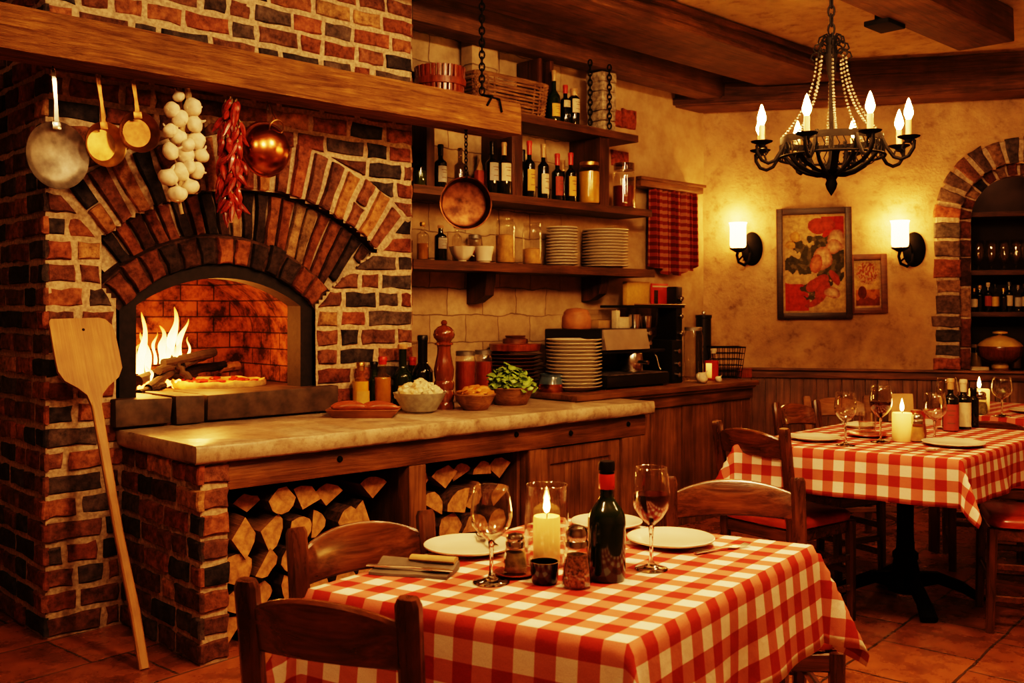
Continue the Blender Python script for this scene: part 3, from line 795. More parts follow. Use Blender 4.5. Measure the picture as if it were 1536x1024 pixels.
tag(mb.build('ceiling_beam', [M['beam']], None, loc=BO, rotz=BANG), 'dark cross beam along the top of the plaster wall', 'beam', None, 'structure')
mb = MB(); p = on_q(1335, 14, 1.66); mb.box((p[0], -1.63, 2.845), (.20, .14, .03), 0, .008); mb.box((p[0], -1.62, 2.94), (.06, .07, .20), 0, .01)
tag(mb.build('iron_bracket', [M['iron']], None, loc=(OX, OY, 0), rotz=ANG), 'black iron bracket bolted to the side of the ceiling beam', 'bracket')
# mantel beam
mb = MB(); N = 60; rows = []
for i in range(N+1):
    s = -2.2 + (1.895+2.2)*i/N; ring = []
    for (y, z) in ((-.45,2.215),(-.45,2.25),(-.45,2.30),(-.45,2.34),(-.445,2.372),(-.40,2.378),(-.30,2.376),(-.25,2.37),(-.25,2.30),(-.25,2.22),(-.30,2.212),(-.36,2.214),(-.42,2.210)):
        w = mnoise.noise(Vector((s*3, y*9, z*9)))*.006 + mnoise.noise(Vector((s*14, y*30, z*30)))*.0025
        ring.append((s, y+w, z+w))
    rows.append(ring)
g = mb.sheet(rows, cu=True); mb.f(g[-1]); mb.f(g[0][::-1])
o = mb.build('mantel_beam', [M['oak']], None, loc=(OX, OY, 0), rotz=ANG)
tag(o, 'long rough-hewn oak beam hung in front of the chimney with pans on it', 'beam')
def chain(mb, p0, p1, L=.032, r=.0035, w=.011):
    p0, p1 = Vector(p0), Vector(p1); d = p1-p0; n = max(2, int(d.length/(L*.72))); t = d.normalized()
    a = t.orthogonal().normalized(); b = t.cross(a)
    for i in range(n):
        c = p0 + d*((i+.5)/n); e = a if i % 2 else b
        mb.tube([c + t*math.sin(2*PI*k/10)*L/2 + e*math.cos(2*PI*k/10)*w for k in range(10)], r, 6, 0, closed=True)
def wbuild(mb, name, mats, label, cat, group=None):
    o = mb.build(name, mats, None, loc=(OX, OY, 0), rotz=ANG); return tag(o, label, cat, group)
s_c = on_q(721, 150, .35)[0]
mb = MB(); chain(mb, (s_c,-.36,2.41), (s_c,-.36,2.90), .042, .0045, .013)
mb.tube([(s_c-.05,-.455,2.33),(s_c-.02,-.46,2.38),(s_c,-.36,2.405),(s_c+.03,-.46,2.37),(s_c+.05,-.455,2.31)], .006, 6)
wbuild(mb, 'hanging_chain', [M['iron']], 'black iron chain holding up the end of the oak beam', 'chain')
for s, lab in ((on_q(883,120,.0)[0], 'thin black chain left of the pale pilaster above the top shelf'), (on_q(912,140,.0)[0], 'thin black chain right of the pale pilaster above the top shelf')):
    mb = MB(); chain(mb, (s,-.012,2.455), (s,-.012,2.85), .042, .0045, .012); wbuild(mb, 'hanging_chain', [M['iron']], lab, 'chain')
# stone pilasters on the wall behind the shelves
p0 = on_q(890,150,-.1); p1 = on_q(910,150,-.1)
mb = MB()
for k in range(6): mb.box(((p0[0]+p1[0])/2, .09, 2.48+.062*k), (p1[0]-p0[0]+R.uniform(-.01,.01), .14, .06), 0, .006, col=(.46,.40,.30), jit=.004)
struct(mb.build('trim_3', [M['brick']], None, loc=(OX, OY, 0), rotz=ANG), 'pale stone pilaster above the top shelf')
p0 = on_q(703,90,-.2); p1 = on_q(742,90,-.2)
mb = MB(); mb.box(((p0[0]+p1[0])/2, .22, 2.7), (p1[0]-p0[0], .10, .5), 0, .008)
struct(mb.build('trim_4', [M['stone']], None, loc=(OX, OY, 0), rotz=ANG), 'stone pilaster behind the basket')
mb = MB()
for (u, v, w, h) in ((924,177,7,11),(943,179,10,12),(930,238,12,9)):
    a = on_q(u-w, v+h, -.29); b = on_q(u+w, v-h, -.29); brick(mb, [(a[0],a[2]),(b[0],a[2]),(b[0],b[2]),(a[0],b[2])], lambda x, z, o: (x, .295-o, z), [((.30,.09,.04),1)], .012)
struct(mb.build('trim_5', [M['brick']], None, loc=(OX, OY, 0), rotz=ANG), 'bare red bricks showing through the plaster')
# ================================================================== wall shelves
def shelf(name, label, z, s1, th=.045, corb=(), ups=(), uph=.35):
    t = wthing(name, label, 'shelf')
    mb = MB(); n = 26; rows = []
    for i in range(n+1):
        s = 1.545+(s1-1.545)*i/n; rg = []
        for y, zz in ((0,z-th),(0,z),(.297,z),(.297,z-th)):
            w = mnoise.noise(Vector((s*6, y*3, zz*5)))*.004; rg.append((s, y+(w if y == 0 else 0), zz+(w*.5 if zz != z else 0)))
        rows.append(rg)
    g = mb.sheet(rows, cu=True); mb.f(g[0][::-1]); mb.f(g[-1]); mb.build('board', [M['shelf']], t)
    for u0, u1, v0, v1 in corb:
        a, b = on_q(u0, v0, -.1), on_q(u1, v1, -.1)
        mb = MB(); d = .24; zb = b[2]
        mb.prism([(.12, z-th-.001), (.297, z-th-.001), (.297, zb), (.22, zb+.01), (.14, zb+.05), (.125, z-th-.06)][::1], a[0]+.02, a[0]+.09, axis='x')
        mb.build('corbel', [M['shelf_up']], t)
    for u0, u1, q in ups:
        a, b = on_q(u0, 240, q), on_q(u1, 240, q)
        mb = MB(); mb.span((a[0], -q, z+.001), (b[0], .296, z+uph), 0, .004); mb.build('upright', [M['shelf_up']], t)
    return t
Z0, Z1, Z2 = 2.447, 1.972, 1.578
shelf('wall_shelf', 'top wall shelf carrying the wicker basket and stave tub', Z0, 3.39)
shelf('wall_shelf', 'middle wall shelf with wine bottles and preserve jars', Z1, 3.53, .045, (), ((640,652,-.1),(768,784,-.03),(900,914,-.03)), .428)
shelf('wall_shelf', 'lowest wall shelf carrying stacked cream plates', Z2, 3.56, .05, ((730,762,405,456),(903,922,415,452)), ())
mb = MB()
for u in (805, 822): 
    a = on_q(u, 110, -.12); mb.span((a[0], .1, Z0+.002), (a[0]+.03, .295, 2.83), 0, .004)
wbuild(mb, 'shelf_post', [M['shelf_up']], 'pair of dark posts between the top shelf and the fascia', 'post')
# curtain with its cornice
a, b = on_q(958, 280, -.18), on_q(1052, 290, -.18)
cu = wthing('cafe_curtain', 'small red checked curtain hanging below a wooden cornice by the corner', 'curtain')
zc = a[2]+.06
mb = MB(); mb.box(((a[0]+b[0])/2, .22, zc-.03), (b[0]-a[0], .12, .05), 0, .008); mb.box(((a[0]+b[0])/2, .22, zc), (b[0]-a[0]+.03, .15, .022), 0, .006); mb.build('cornice', [M['plank_x']], cu)
a, b = on_q(974, 290, -.2), on_q(1046, 290, -.2); n, m = 60, 24; rows = []; uv = []
hh = zc-.05-on_q(1010, 412, -.2)[2]
for j in range(m+1):
    r, us = [], []
    for i in range(n+1):
        x = i/n; hang = hh*(.88+.12*math.sin(PI*x)+.02*math.sin(x*23)); ph = 2*PI*8*x
        r.append((a[0]+(b[0]-a[0])*x, .20+.028*math.sin(ph)*(.6+.4*j/m)+.006*math.sin(ph*.4+2), zc-.05-hang*j/m)); us.append((x*.52, j/m*hang))
    rows.append(r); uv.append(us)
mb.bm.free() if False else None
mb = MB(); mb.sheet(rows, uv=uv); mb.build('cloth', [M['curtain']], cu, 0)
# ================================================================== things hanging from the mantel beam
def disc_frame(loc, yaw=0, roll=0, tilt=0):
    """frame whose local -Y looks out of the oven wall"""
    return Matrix.Rotation(ANG+yaw, 4, 'Z') @ Matrix.Rotation(tilt, 4, 'X') @ Matrix.Rotation(roll, 4, 'Y')
ROTX = Matrix.Rotation(PI/2, 4, 'X')   # lathe axis z -> -y
def hung(name, label, cat, top, rot):
    t = thing(name, label, cat, top); t.rotation_euler = rot.to_euler(); return t
def skillet(name, label, cat, u, v, q, R_, L, mat, hmat, yaw, roll, depth=.03, inside=True, hw=.018, chainlen=0):
    s, _, z = on_q(u, v, q); t = hung(name, label, cat, W(s, q, z), disc_frame(None, yaw, roll))
    zc = -L - R_
    mb = MB(); mb.M = Matrix.Translation((0, 0, zc)) @ ROTX
    if inside: pr = [(0,-depth),(R_*.72,-depth),(R_*.86,-depth*.6),(R_,0),(R_+.004,.003),(R_+.004,-.001),(R_*.88,-depth*.7-.003),(R_*.73,-depth-.004),(0,-depth-.004)]
    else: pr = [(0,depth),(R_*.35,depth*.97),(R_*.7,depth*.78),(R_*.92,depth*.38),(R_,0),(R_+.004,-.004),(R_,-.006),(R_*.9,depth*.3),(0,depth*.9)]
    mb.lathe(pr, 40); mb.build('pan_body', [mat], t)
    mb = MB(); mb.bar([(0,0,-L-.012),(0,-.004,-L*.6),(0,-.002,-L*.2),(0,0,0)], [hw*1.25, hw*.85, hw, hw], .005); mb.box((0,0,-L-.012),(hw*1.9,.008,.03),0,.003)
    mb.tube([(.008*math.cos(a),0,.006+.008*math.sin(a)) for a in [2*PI*k/12 for k in range(12)]], .002, 6, closed=True); mb.build('handle', [hmat], t)
    mb = MB(); mb.tube([(0,.0,.008),(0,.002,.025),(0,.004,.05)], .003, 6); mb.build('hook', [M['iron']], t)
    return t
skillet('frying_pan', 'large worn steel frying pan hanging from the beam, nearest the chimney corner', 'pan', 80,108,.30,.122,.185,M['steel_old'],M['steel'],.22,-.06,.022)
skillet('skimmer_pan', 'small brass pan with long flat handle hanging between steel pan and garlic', 'pan', 146,113,.30,.083,.178,M['brass'],M['bronze'],.2,-.14,.03)
skillet('skimmer_pan', 'small dark bronze pan with flat handle hanging beside the garlic braid', 'pan', 199,120,.30,.077,.125,M['bronze'],M['bronze'],-.02,-.14,.03)
# copper bowl pan showing its round bottom
s, _, z = on_q(404,152,.28); t = hung('copper_bowl', 'polished round-bottomed copper bowl hanging from the beam beside the chilies', 'pan', W(s, .28, z), disc_frame(None,.1,0))
mb = MB(); mb.M = Matrix.Translation((0,.03,-.205)) @ ROTX; Rr = .118
mb.lathe([(Rr*math.sin(a), .085*math.cos(a)) for a in [PI/2*k/14 for k in range(15)]] + [(Rr+.005,-.004),(Rr+.003,-.008),(Rr-.006,-.004)], 40); mb.build('bowl', [M['copper']], t)
mb = MB(); mb.tube([(.036*math.cos(a)+.012,-.035-.012*math.sin(a),-.118+.032*math.sin(a)) for a in [2*PI*k/20 for k in range(20)]], .0035, 6, closed=True); mb.build('ring_handle', [M['bronze']], t)
mb = MB(); mb.tube([(.012,-.045,-.088),(.004,-.04,-.08),(.0,-.02,-.05),(.006,0,-.01),(0,0,.02),(-.012,0,.0),(-.012,-.005,-.04)], .003, 6); mb.build('hook', [M['steel']], t)
# copper pan on a chain at the beam end
s, _, z = on_q(699,196,.36); t = hung('copper_saucepan', 'dark copper pan hanging from the end of the beam by a thin chain', 'pan', W(s,.36,z), disc_frame(None,-.5,0))
zb = -(345-196)/1500*4.95; Rr = .128; zc = zb+Rr
mb = MB(); mb.M = Matrix.Translation((0,0,zc)) @ ROTX
mb.lathe([(0,-.05),(Rr*.80,-.05),(Rr*.88,-.044),(Rr,0),(Rr+.006,.002),(Rr+.006,-.003),(Rr*.9,-.05),(Rr*.8,-.056),(0,-.056)], 48); mb.build('pan_body', [M['copper_d']], t)
mb = MB(); chain(mb, (0,0,zc+Rr-.002), (0,0,.02), .026, .0028, .008); mb.build('chain', [M['iron']], t)
# garlic braid
g = thing('garlic_braid', 'long braid of white garlic bulbs hanging from the beam', 'garlic', wq(281,132,.30), ANG)
o0 = on_q(281,132,.30)
mb = MB(); pts = []
for k in range(16): pts.append((.012*math.sin(k*.9)-.002*k, .008*math.cos(k*.9), .012-.035*k))
mb.tube(pts, [.011]+[.013-.0004*k for k in range(15)], 8); mb.build('stem', [M['straw']], g)
GB = [(268,145,9),(289,161,14),(258,165,12),(270,178,13),(292,186,13),(255,196,11),(267,205,13),(294,211,14),(256,227,13),(277,233,15),(302,233,12),(252,266,14),(270,258,14),(295,256,13),(286,280,13),(266,291,14),(282,218,11),(284,250,11)]
def garlic_mesh(r):
    mb = MB(); n = 36; rows = []
    for k in range(13):
        a = PI*k/12; rr = math.sin(a)**.85; zz = -math.cos(a)
        if k > 8: rr *= .9-.07*(k-8)
        rows.append([(r*rr*(1+.10*abs(math.sin(2.5*2*PI*i/n))+.02*math.sin(9*i))*math.cos(2*PI*i/n), r*rr*(1+.10*abs(math.sin(2.5*2*PI*i/n)))*math.sin(2*PI*i/n), r*(zz*.86+(.25*max(0,(k-9)/3)**2))) for i in range(n)])
    mb.sheet(rows, cu=True); mb.tube([(0,0,r*.85),(.1*r,0,r*1.25),(.15*r,.1*r,r*1.5)], [r*.2,r*.15,r*.1], 6)
    mb.lathe([(0,-r*.92),(r*.16,-r*.9),(r*.2,-r*.8)], 8); return mb
gm = None
for i, (u, v, r) in enumerate(GB):
    q = .30 + (.035 if i >= 16 else 0) + R.uniform(-.012,.03); a = on_q(u, v, q)
    if gm is None: gm = garlic_mesh(.034).build('garlic_bulb', [M['garlic']], g); o = gm
    else: o = gm.copy(); COL.objects.link(o); o.parent = g
    o.location = (a[0]-o0[0], -(a[1]-o0[1]), a[2]-o0[2]); k = r/13.5*1.04; o.scale = (k,k,k)
    o.rotation_euler = (R.uniform(.3,1.7), R.uniform(-.5,.5), R.uniform(0,6))
# chili string
g = thing('chili_string', 'string of dried red chilies hanging between garlic and copper bowl', 'chilies', wq(346,148,.31), ANG)
o0 = on_q(346,148,.31)
mb = MB(); 
for ph in (0,2,4): mb.tube([(.006*math.sin(k*.8+ph), .006*math.cos(k*.8+ph), .01-.033*k) for k in range(17)], .0035, 5)
mb.build('twine', [M['straw']], g)
def chili_mesh(L, bend):
    mb = MB(); pts = [(bend*(k/7)**2*L, 0, -L*k/7) for k in range(8)]
    mb.tube(pts, [.005,.0105,.013,.013,.012,.0095,.006,.0015], 7); mb.tube([(0,0,.014),(0,0,.002)], [.002,.004], 5, 1); return mb
protos = [chili_mesh(.062+.012*k, .25*(k-1)).build('chili', [M['chili'], M['straw']], g) for k in range(3)]
i = 0
for k in range(17):
    zz = -.012-.027*k; wd = .072 if 2 < k < 14 else .045
    for j in range(5):
        src = protos[i % 3]; o = src if i < 3 else src.copy()
        if i >= 3: COL.objects.link(o); o.parent = g
        a = j*2*PI/5+k*.7+R.uniform(-.4,.4)
        o.location = (wd*.55*math.cos(a), wd*.45*math.sin(a)-.005, zz+R.uniform(-.012,.012))
        o.rotation_euler = (R.uniform(.1,.75)*math.sin(a), -R.uniform(.1,.75)*math.cos(a), R.uniform(0,6)); i += 1
# pizza peel leaning on the chimney
T = wq(121,478,.05); Bt = on_z(216,1003,.0)
yax = (T-Bt).normalized(); L = (T-Bt).length
nrm = Vector((NX,NY,0)); zax = (nrm - yax*nrm.dot(yax)).normalized(); xax = yax.cross(zax)
t = thing('pizza_peel', 'long-handled wooden pizza peel leaning on the brick chimney', 'pizza peel', Bt)
t.rotation_euler = Matrix((xax,yax,zax)).transposed().to_euler()
BW, b0 = .126, L-.345
pl = [(-.021,b0-.02),(.021,b0-.02),(.03,b0+.02),(.06,b0+.052),(.105,b0+.085),(.126,b0+.125),(BW,b0+.20),(BW-.002,b0+.27),(.118,L-.035),(.095,L-.008),(.07,L),(-.118,L),(-BW,L-.012),(-BW,b0+.20),(-.124,b0+.125),(-.105,b0+.085),(-.06,b0+.052),(-.03,b0+.02)]
mb = MB(); mb.prism(pl, -.008, .008); bmesh.ops.bevel(mb.bm, geom=[e for e in mb.bm.edges if e.is_manifold and len(e.link_faces) == 2 and abs(e.link_faces[0].normal.angle(e.link_faces[1].normal, 0)-PI/2) < .1], offset=.003, segments=2, affect='EDGES')
mb.build('blade', [M['peel']], t)
mb = MB(); mb.bar([(0,.0,0),(.004,.2,0),(-.003,.5,0),(0,b0-.01,0)], [.036,.037,.034,.04], [.024,.024,.024,.018]); mb.build('handle', [M['peel']], t)
mb = MB(); mb.lathe([(0,.0088),(.006,.0088),(.0062,.007)], 10, c=(0,L-.05,0)); mb.build('hanging_hole', [M['char']], t)
# ================================================================== oven fire and pizza
fl = wthing('fire', 'blazing flames at the back left of the oven', 'fire')
def tongue(u, v0, v1, w, q, lean=0.0, wob=1.0):
    a, b = on_q(u, v0, q), on_q(u, v1, q); h = b[2]-a[2]; n = 16; pts = []; rs = []
    ph = R.uniform(0, 6)
    for k in range(n+1):
        x = k/n; pts.append((a[0]+lean*x*x+.018*wob*math.sin(x*7+ph)*x, -q+.015*math.sin(x*5+ph)*x, a[2]+h*x))
        rs.append(max(.0012, w*(x+.12)**.35*(1-x)**.75*(1+.18*math.sin(x*11+ph))))
    mb = MB(); mb.tube(pts, rs, 10, flat=.45); mb.build('flame', [M['fire']], fl)
tongue(256,545,460,.060,-.52,.03); tongue(244,545,488,.05,-.50,-.01); tongue(268,545,478,.042,-.54,.035); tongue(233,546,498,.022,-.48,-.01)
tongue(212,565,468,.05,-.46,.02); tongue(222,562,498,.042,-.46,-.02); tongue(205,560,515,.03,-.44,.01); tongue(226,573,548,.02,-.40,0); tongue(281,545,505,.018,-.55,.02)
tongue(248,552,508,.075,-.53,.0); tongue(262,555,512,.06,-.50,.01)
def olog(u0, v0, u1, v1, q0, q1, r, label, mat='char'):
    a, b = wq(u0, v0, q0), wq(u1, v1, q1); d = b-a
    t = thing('burning_log', label, 'log', a); n = 9
    mb = MB(); pts = [d*(k/n)+Vector((mnoise.noise(Vector((k*.9,u0,1)))*.008,mnoise.noise(Vector((k*.9,u0,4)))*.008,mnoise.noise(Vector((k*.9,u0,7)))*.008)) for k in range(n+1)]
    mb.tube(pts, [r*(1+.2*mnoise.noise(Vector((k*1.7,v0,3)))) for k in range(n+1)], 9); mb.build('charred_log', [M[mat]], t)
    return t
olog(206,572,285,545,-.38,-.62,.030,'thick charred log lying front left in the oven fire')
olog(222,583,258,556,-.30,-.5,.022,'short charred log poking towards the oven mouth, left of the pizza')
olog(245,545,322,528,-.45,-.55,.024,'blackened branch lying crosswise on top of the burning logs')
olog(268,558,336,547,-.56,-.70,.024,'charred log lying behind the pizza rim')
olog(255,535,285,570,-.5,-.42,.018,'thin charred stick crossing the burning pile')
olog(208,590,246,578,-.26,-.36,.018,'low charred stick in the ash at the oven edge')
olog(238,556,290,538,-.40,-.60,.020,'charred stick rising to the right out of the flames')
olog(275,548,318,530,-.48,-.58,.017,'thin blackened branch at the top right of the burning pile')
olog(212,576,290,560,-.42,-.62,.026,'charred log lying flat at the front of the oven fire')
olog(330,552,356,549,-.70,-.74,.026,'half burnt log with pale split side behind the pizza','splitwood')
mb = MB(); 
for k in range(26):
    u, v = R.uniform(212,275), R.uniform(556,578); a = on_q(u, 575, R.uniform(-.5,-.36)); mb.blob((a[0]+R.uniform(-.05,.05), -a[1], .942+R.uniform(.0,.03)), R.uniform(.008,.018), 1, .4)
tag(wbuild(mb, 'embers', [M['ember']], 'glowing embers heaped under the burning logs', 'embers'), kind='stuff')
a = on_q(329,574,-.40)
t = thing('pizza', 'round baked pizza lying on the oven floor beside the fire', 'pizza', W(a[0],-.40,.936), ANG)
Rp = .228; mb = MB(); n = 64; prof = [(0,0),(.98,0),(1.0,.012),(.99,.026),(.955,.036),(.91,.032),(.87,.022),(.6,.022),(.3,.023),(0,.023)]; rows = []
for r, z in prof: rows.append([(Rp*r*(1+.02*mnoise.noise(Vector((math.cos(2*PI*i/n)*2,math.sin(2*PI*i/n)*2,1))))*math.cos(2*PI*i/n), Rp*r*math.sin(2*PI*i/n), z*(1+.35*mnoise.noise(Vector((math.cos(2*PI*i/n)*4,math.sin(2*PI*i/n)*4,r*3)))) ) for i in range(n)])
mb.sheet(rows, cu=True); M['crust'] = paint('pizza_crust', (.74,.48,.20), .7, 0, .45, 22, .3); M['cheese'] = paint('melted_cheese', (.80,.52,.20), .4, 0, .5, 26, .3, .1, (.55,.16,.03)); M['topping'] = paint('tomato_topping', (.45,.05,.015), .4, 0, .5, 40, .3)
mb.build('crust', [M['crust']], t)
mb = MB(); rows = []
for k in range(11): rows.append([(Rp*.88*k/10*math.cos(2*PI*i/40), Rp*.88*k/10*math.sin(2*PI*i/40), .026+.006*mnoise.noise(Vector((k*.6*math.cos(2*PI*i/40),k*.6*math.sin(2*PI*i/40),3)))) for i in range(40)])
mb.sheet(rows, cu=True); mb.build('cheese', [M['cheese']], t)
for k in range(26):
    r, a_ = Rp*.8*math.sqrt(R.random()), R.uniform(0, 6.3); mb = MB(); mb.blob((r*math.cos(a_), r*math.sin(a_), .033), R.uniform(.012,.022), 1, .5, (1.3,1,.45)); mb.build('topping', [M['topping']], t)
# ================================================================== firewood
def firewood(shape, r, L):
    mb = MB(); n = 9
    if shape == 0: poly = [(r*math.cos(a)*R.uniform(.9,1.08), r*math.sin(a)*R.uniform(.9,1.08)) for a in [2*PI*k/11 for k in range(11)]]; bark = set(range(11))
    elif shape == 1:
        poly = [(r*1.25*math.cos(a)-.0, r*1.25*math.sin(a)-r*.45) for a in [PI*k/7 for k in range(8)]]; bark = set(range(7))
    else:
        a0 = PI*.28; poly = [(0,-r*1.0)]+[(r*1.75*math.sin(-a0+2*a0*k/5), r*1.75*math.cos(a0-2*a0*k/5)-r*1.0) for k in range(6)][::-1]; bark = set(range(1,6))
    poly = [(x+R.uniform(-.005,.005), y+R.uniform(-.005,.005)) for x, y in poly]
    rings = []
    for k in range(7):
        y = L*k/6; e = .006 if k in (0,) else .004
        rings.append([mb.v((x*(1+.05*mnoise.noise(Vector((x*30,y*9,1))))+R.uniform(-.002,.002), y+(R.uniform(-.006,.006) if k == 0 else 0), z*(1+.05*mnoise.noise(Vector((z*30,y*9,4))))+R.uniform(-.002,.002))) for x, z in poly])
    m = len(poly)
    for A, C in zip(rings, rings[1:]):
        for i in range(m): mb.f([A[i], A[(i+1)%m], C[(i+1)%m], C[i]], 0 if i in bark else 2)
    for rg in (rings[0], rings[-1]):
        c = mb.v(sum((v.co for v in rg), Vector())/m)
        for i in range(m): mb.f([rg[i], rg[(i+1)%m], c], 1)
    return mb
WM = [M['bark'], M['endgrain'], M['splitwood']]
protos = []
SHN = ['round','half-round','wedge-shaped']
rowsn = ['bottom row','second row up','third row up','fourth row up','fifth row up','top row']
WR = random.Random(11)
for bay, (s0, s1, post) in enumerate(((.125,.972,'left firewood bay'),(1.082,1.695,'middle firewood bay'))):
    z = 0.0
    for row in range(5):
        x = s0 + (.0 if row % 2 == 0 else .03); idx = 0; rh = .121
        top = row == 4
        while True:
            r = WR.uniform(.052,.072)*(.92 if top else 1)
            if x + 2*r > s1: break
            if top and WR.random() < .15: x += 2*r; continue
            sh = WR.choice((0,1,2,2,1)); m = firewood(sh, r*.9, .42)
            lab = '%s split log in the %s, %s, %s from its left post' % (SHN[sh], post, 'loose on top' if top else rowsn[row], NTH[idx])
            o = m.build('firewood_log', WM, None, 25); tag(o, lab, 'firewood', 'firewood logs under the counter')
            yy = -.62 + WR.uniform(-.03,.05)
            o.rotation_euler = (0, 0, ANG+WR.uniform(-.06,.06)); o.location = W(x+r, -yy, .064+row*rh+(WR.uniform(-.006,.006)))
            rl = WR.uniform(0, 6.28) if not top else WR.uniform(-.5,.5)
            o.rotation_euler = (Matrix.Rotation(o.rotation_euler[2],4,'Z') @ Matrix.Rotation(rl,4,'Y')).to_euler()
            x += 2*r+.002; idx += 1
# ================================================================== bottles, jars, plates
def bottle(name, label, cat, loc, h, r, glassm, neck=.014, shoulder=.62, cap=None, lab=None, labz=(.15,.5), fill=None, group=None, capz=.8, rot=0.0, round_=.12, ink=True):
    t = thing(name, label, cat, loc, rot, group)
    hs, hn = h*shoulder, h*(shoulder+round_)
    prof = [(0,.004),(r*.8,.003),(r*.94,.0),(r,.006),(r,hs*.5),(r,hs)]
    for k in range(1, 8):
        a = k/7; s_ = .5-.5*math.cos(PI*a); prof.append((r+(neck-r)*s_**1.35, hs+(hn-hs)*(a**.9)))
    prof += [(neck*.96,h*.93),(neck*1.15,h*.935),(neck*1.15,h*.985),(neck*.9,h),(neck*.6,h),(neck*.6,h*.97)]
    if isinstance(glassm, str): glassm = M[glassm]
    mb = MB(); mb.lathe(prof, 28); mb.build('bottle_glass', [glassm], t)
    if fill:
        mb = MB(); k = .93; fz = fill[1]*h; pr = [(0,.008)]+[(x*k-.0005, max(z,.008)) for x, z in prof[2:13] if z < fz]; rl = pr[-1][0]
        mb.lathe(pr+[(rl,fz),(0,fz)], 24); mb.build('contents', [M[fill[0]]], t)
    if cap:
        mb = MB(); kz = h*capz; mb.lathe([(neck*1.12,kz),(neck*1.14,h*.93),(neck*1.28,h*.935),(neck*1.28,h*.99),(neck*1.1,h+.003),(0,h+.003)], 20); mb.build('cork' if cap == 'cork' else 'capsule', [M[cap]], t)
    if lab:
        mb = MB(); z0, z1 = labz[0]*h, labz[1]*h; A = 1.05
        face = -PI/2; mb.sheet([[((r+.0009)*math.cos(face+A*(2*k/14-1)), (r+.0009)*math.sin(face+A*(2*k/14-1)), z) for k in range(15)] for z in (z0, z1)]); lo = mb.build('label', [M[lab]], t)
        if ink:
            mb = MB()
            for f, wd in ((.74,.5),(.58,.34),(.26,.42)):
                zz = z0+(z1-z0)*f; mb.sheet([[((r+.0014)*math.cos(face+A*wd*(2*k/8-1)), (r+.0014)*math.sin(face+A*wd*(2*k/8-1)), z) for k in range(9)] for z in (zz, zz+(z1-z0)*.035)])
            mb.build('printed_rule', [M['label_ink']], lo)
    return t
def jar(name, label, loc, h, r, fill=None, lid=None, glassm='glass', cat='jar', group=None, lidh=.02, ribs=0):
    t = thing(name, label, cat, loc, 0, group)
    pr = [(0,.003),(r*.85,.002),(r*.97,.006),(r,.02)]
    n = 14
    for k in range(1, n): pr.append((r*(1+(.02*math.sin(k*PI) if not ribs else (.025 if k % 2 and k > n*.55 else 0))), .02+(h*.86-.02)*k/n))
    pr += [(r,h*.86),(r*.9,h*.92),(r*.84,h*.95),(r*.84,h)]
    mb = MB(); mb.lathe(pr, 32); mb.build('jar_glass', [M[glassm]], t)
    if fill:
        fz = h*fill[1]; mb = MB(); mb.lathe([(0,.008),(r*.88,.008),(r*.95,.02),(r*.95,fz*.6),(r*.95,fz),(r*.5,fz+(.006 if len(fill) > 2 else 0)),(0,fz+(.010 if len(fill) > 2 else 0))], 28); mb.build('contents', [M[fill[0]]], t)
    if lid:
        mb = MB(); mb.lathe([(r*.9,h-.012),(r*.92,h-.012),(r*.92,h+lidh-.012),(r*.86,h+lidh-.009),(0,h+lidh-.008)], 32); mb.build('lid', [M[lid]], t)
    return t
def ws(u, q, z): return W(on_q(u, 300, q)[0], q, z)      # on a shelf at pixel column u
FR = ANG      # labels look out of the oven wall
# ---- top shelf
tb = thing('stave_tub', 'round reddish wooden stave tub on the top shelf beside the chimney', 'tub', ws(660,-.155,Z0), ANG)
mb = MB(); n = 26
for i in range(n):
    a0, a1 = 2*PI*i/n+.015, 2*PI*(i+1)/n-.015
    P = lambda r, a, z: (r*math.cos(a), r*math.sin(a), z)
    vs = [mb.v(P(r, a, z)) for z in (0,.205) for r, a in ((.118+.012*(z > 0),a0),(.130+.012*(z > 0),a0+.03),(.132+.012*(z > 0),(a0+a1)/2),(.130+.012*(z > 0),a1-.03),(.118+.012*(z > 0),a1))]
    for k in range(4): mb.f([vs[k], vs[k+1], vs[k+6], vs[k+5]])
    mb.f(vs[:5][::-1]); mb.f(vs[5:]); mb.f([vs[0], vs[5], vs[9], vs[4]])
mb.lathe([(0,.02),(.12,.02)], 24); mb.build('staves', [M['lacquer']], tb)
for z in (.025, .10):
    mb = MB(); r = .133+.012*z/.2; mb.lathe([(r,z),(r+.007,z+.002),(r+.007,z+.038),(r,z+.04)], 40); mb.build('hoop', [M['lacquer']], tb)
def basket(label, loc, lx, ly, h, rot):
    t = thing('wicker_basket', label, 'basket', loc, rot); mb = MB(); rows = 10; N = 96
    def path(k, z, f): 
        tp = 1+.10*z/h; a = 2*PI*k/N; c, s = math.cos(a), math.sin(a); e = .25
        x = math.copysign(abs(c)**e, c)*lx/2*tp; y = math.copysign(abs(s)**e, s)*ly/2*tp; d = Vector((c/lx, s/ly)).normalized()
        return (x+d.x*f, y+d.y*f, z)
    for j in range(rows):
        z = .01+h*j/rows; mb.tube([path(k, z, .007*math.sin(PI*k/3+PI*j)) for k in range(N)], h/rows*.36, 5, closed=True, flat=1.0)
    for k in range(0, N, 3): mb.tube([path(k+1.5, 0, 0), path(k+1.5, h*.5, 0), path(k+1.5, h, 0)], .0055, 5)
    mb.sheet([[(-lx/2+.01,-ly/2+.01,.006),(lx/2-.01,-ly/2+.01,.006)],[(-lx/2+.01,ly/2-.01,.006),(lx/2-.01,ly/2-.01,.006)]]); mb.build('woven_body', [M['wicker']], t)
    mb = MB(); mb.tube([path(k, h, .002*(1 if k % 4 < 2 else -1)) for k in range(N)], .010, 6, closed=True); mb.build('rim', [M['wicker']], t); return t
a, b = on_q(715,130,-.02), on_q(820,130,-.02)
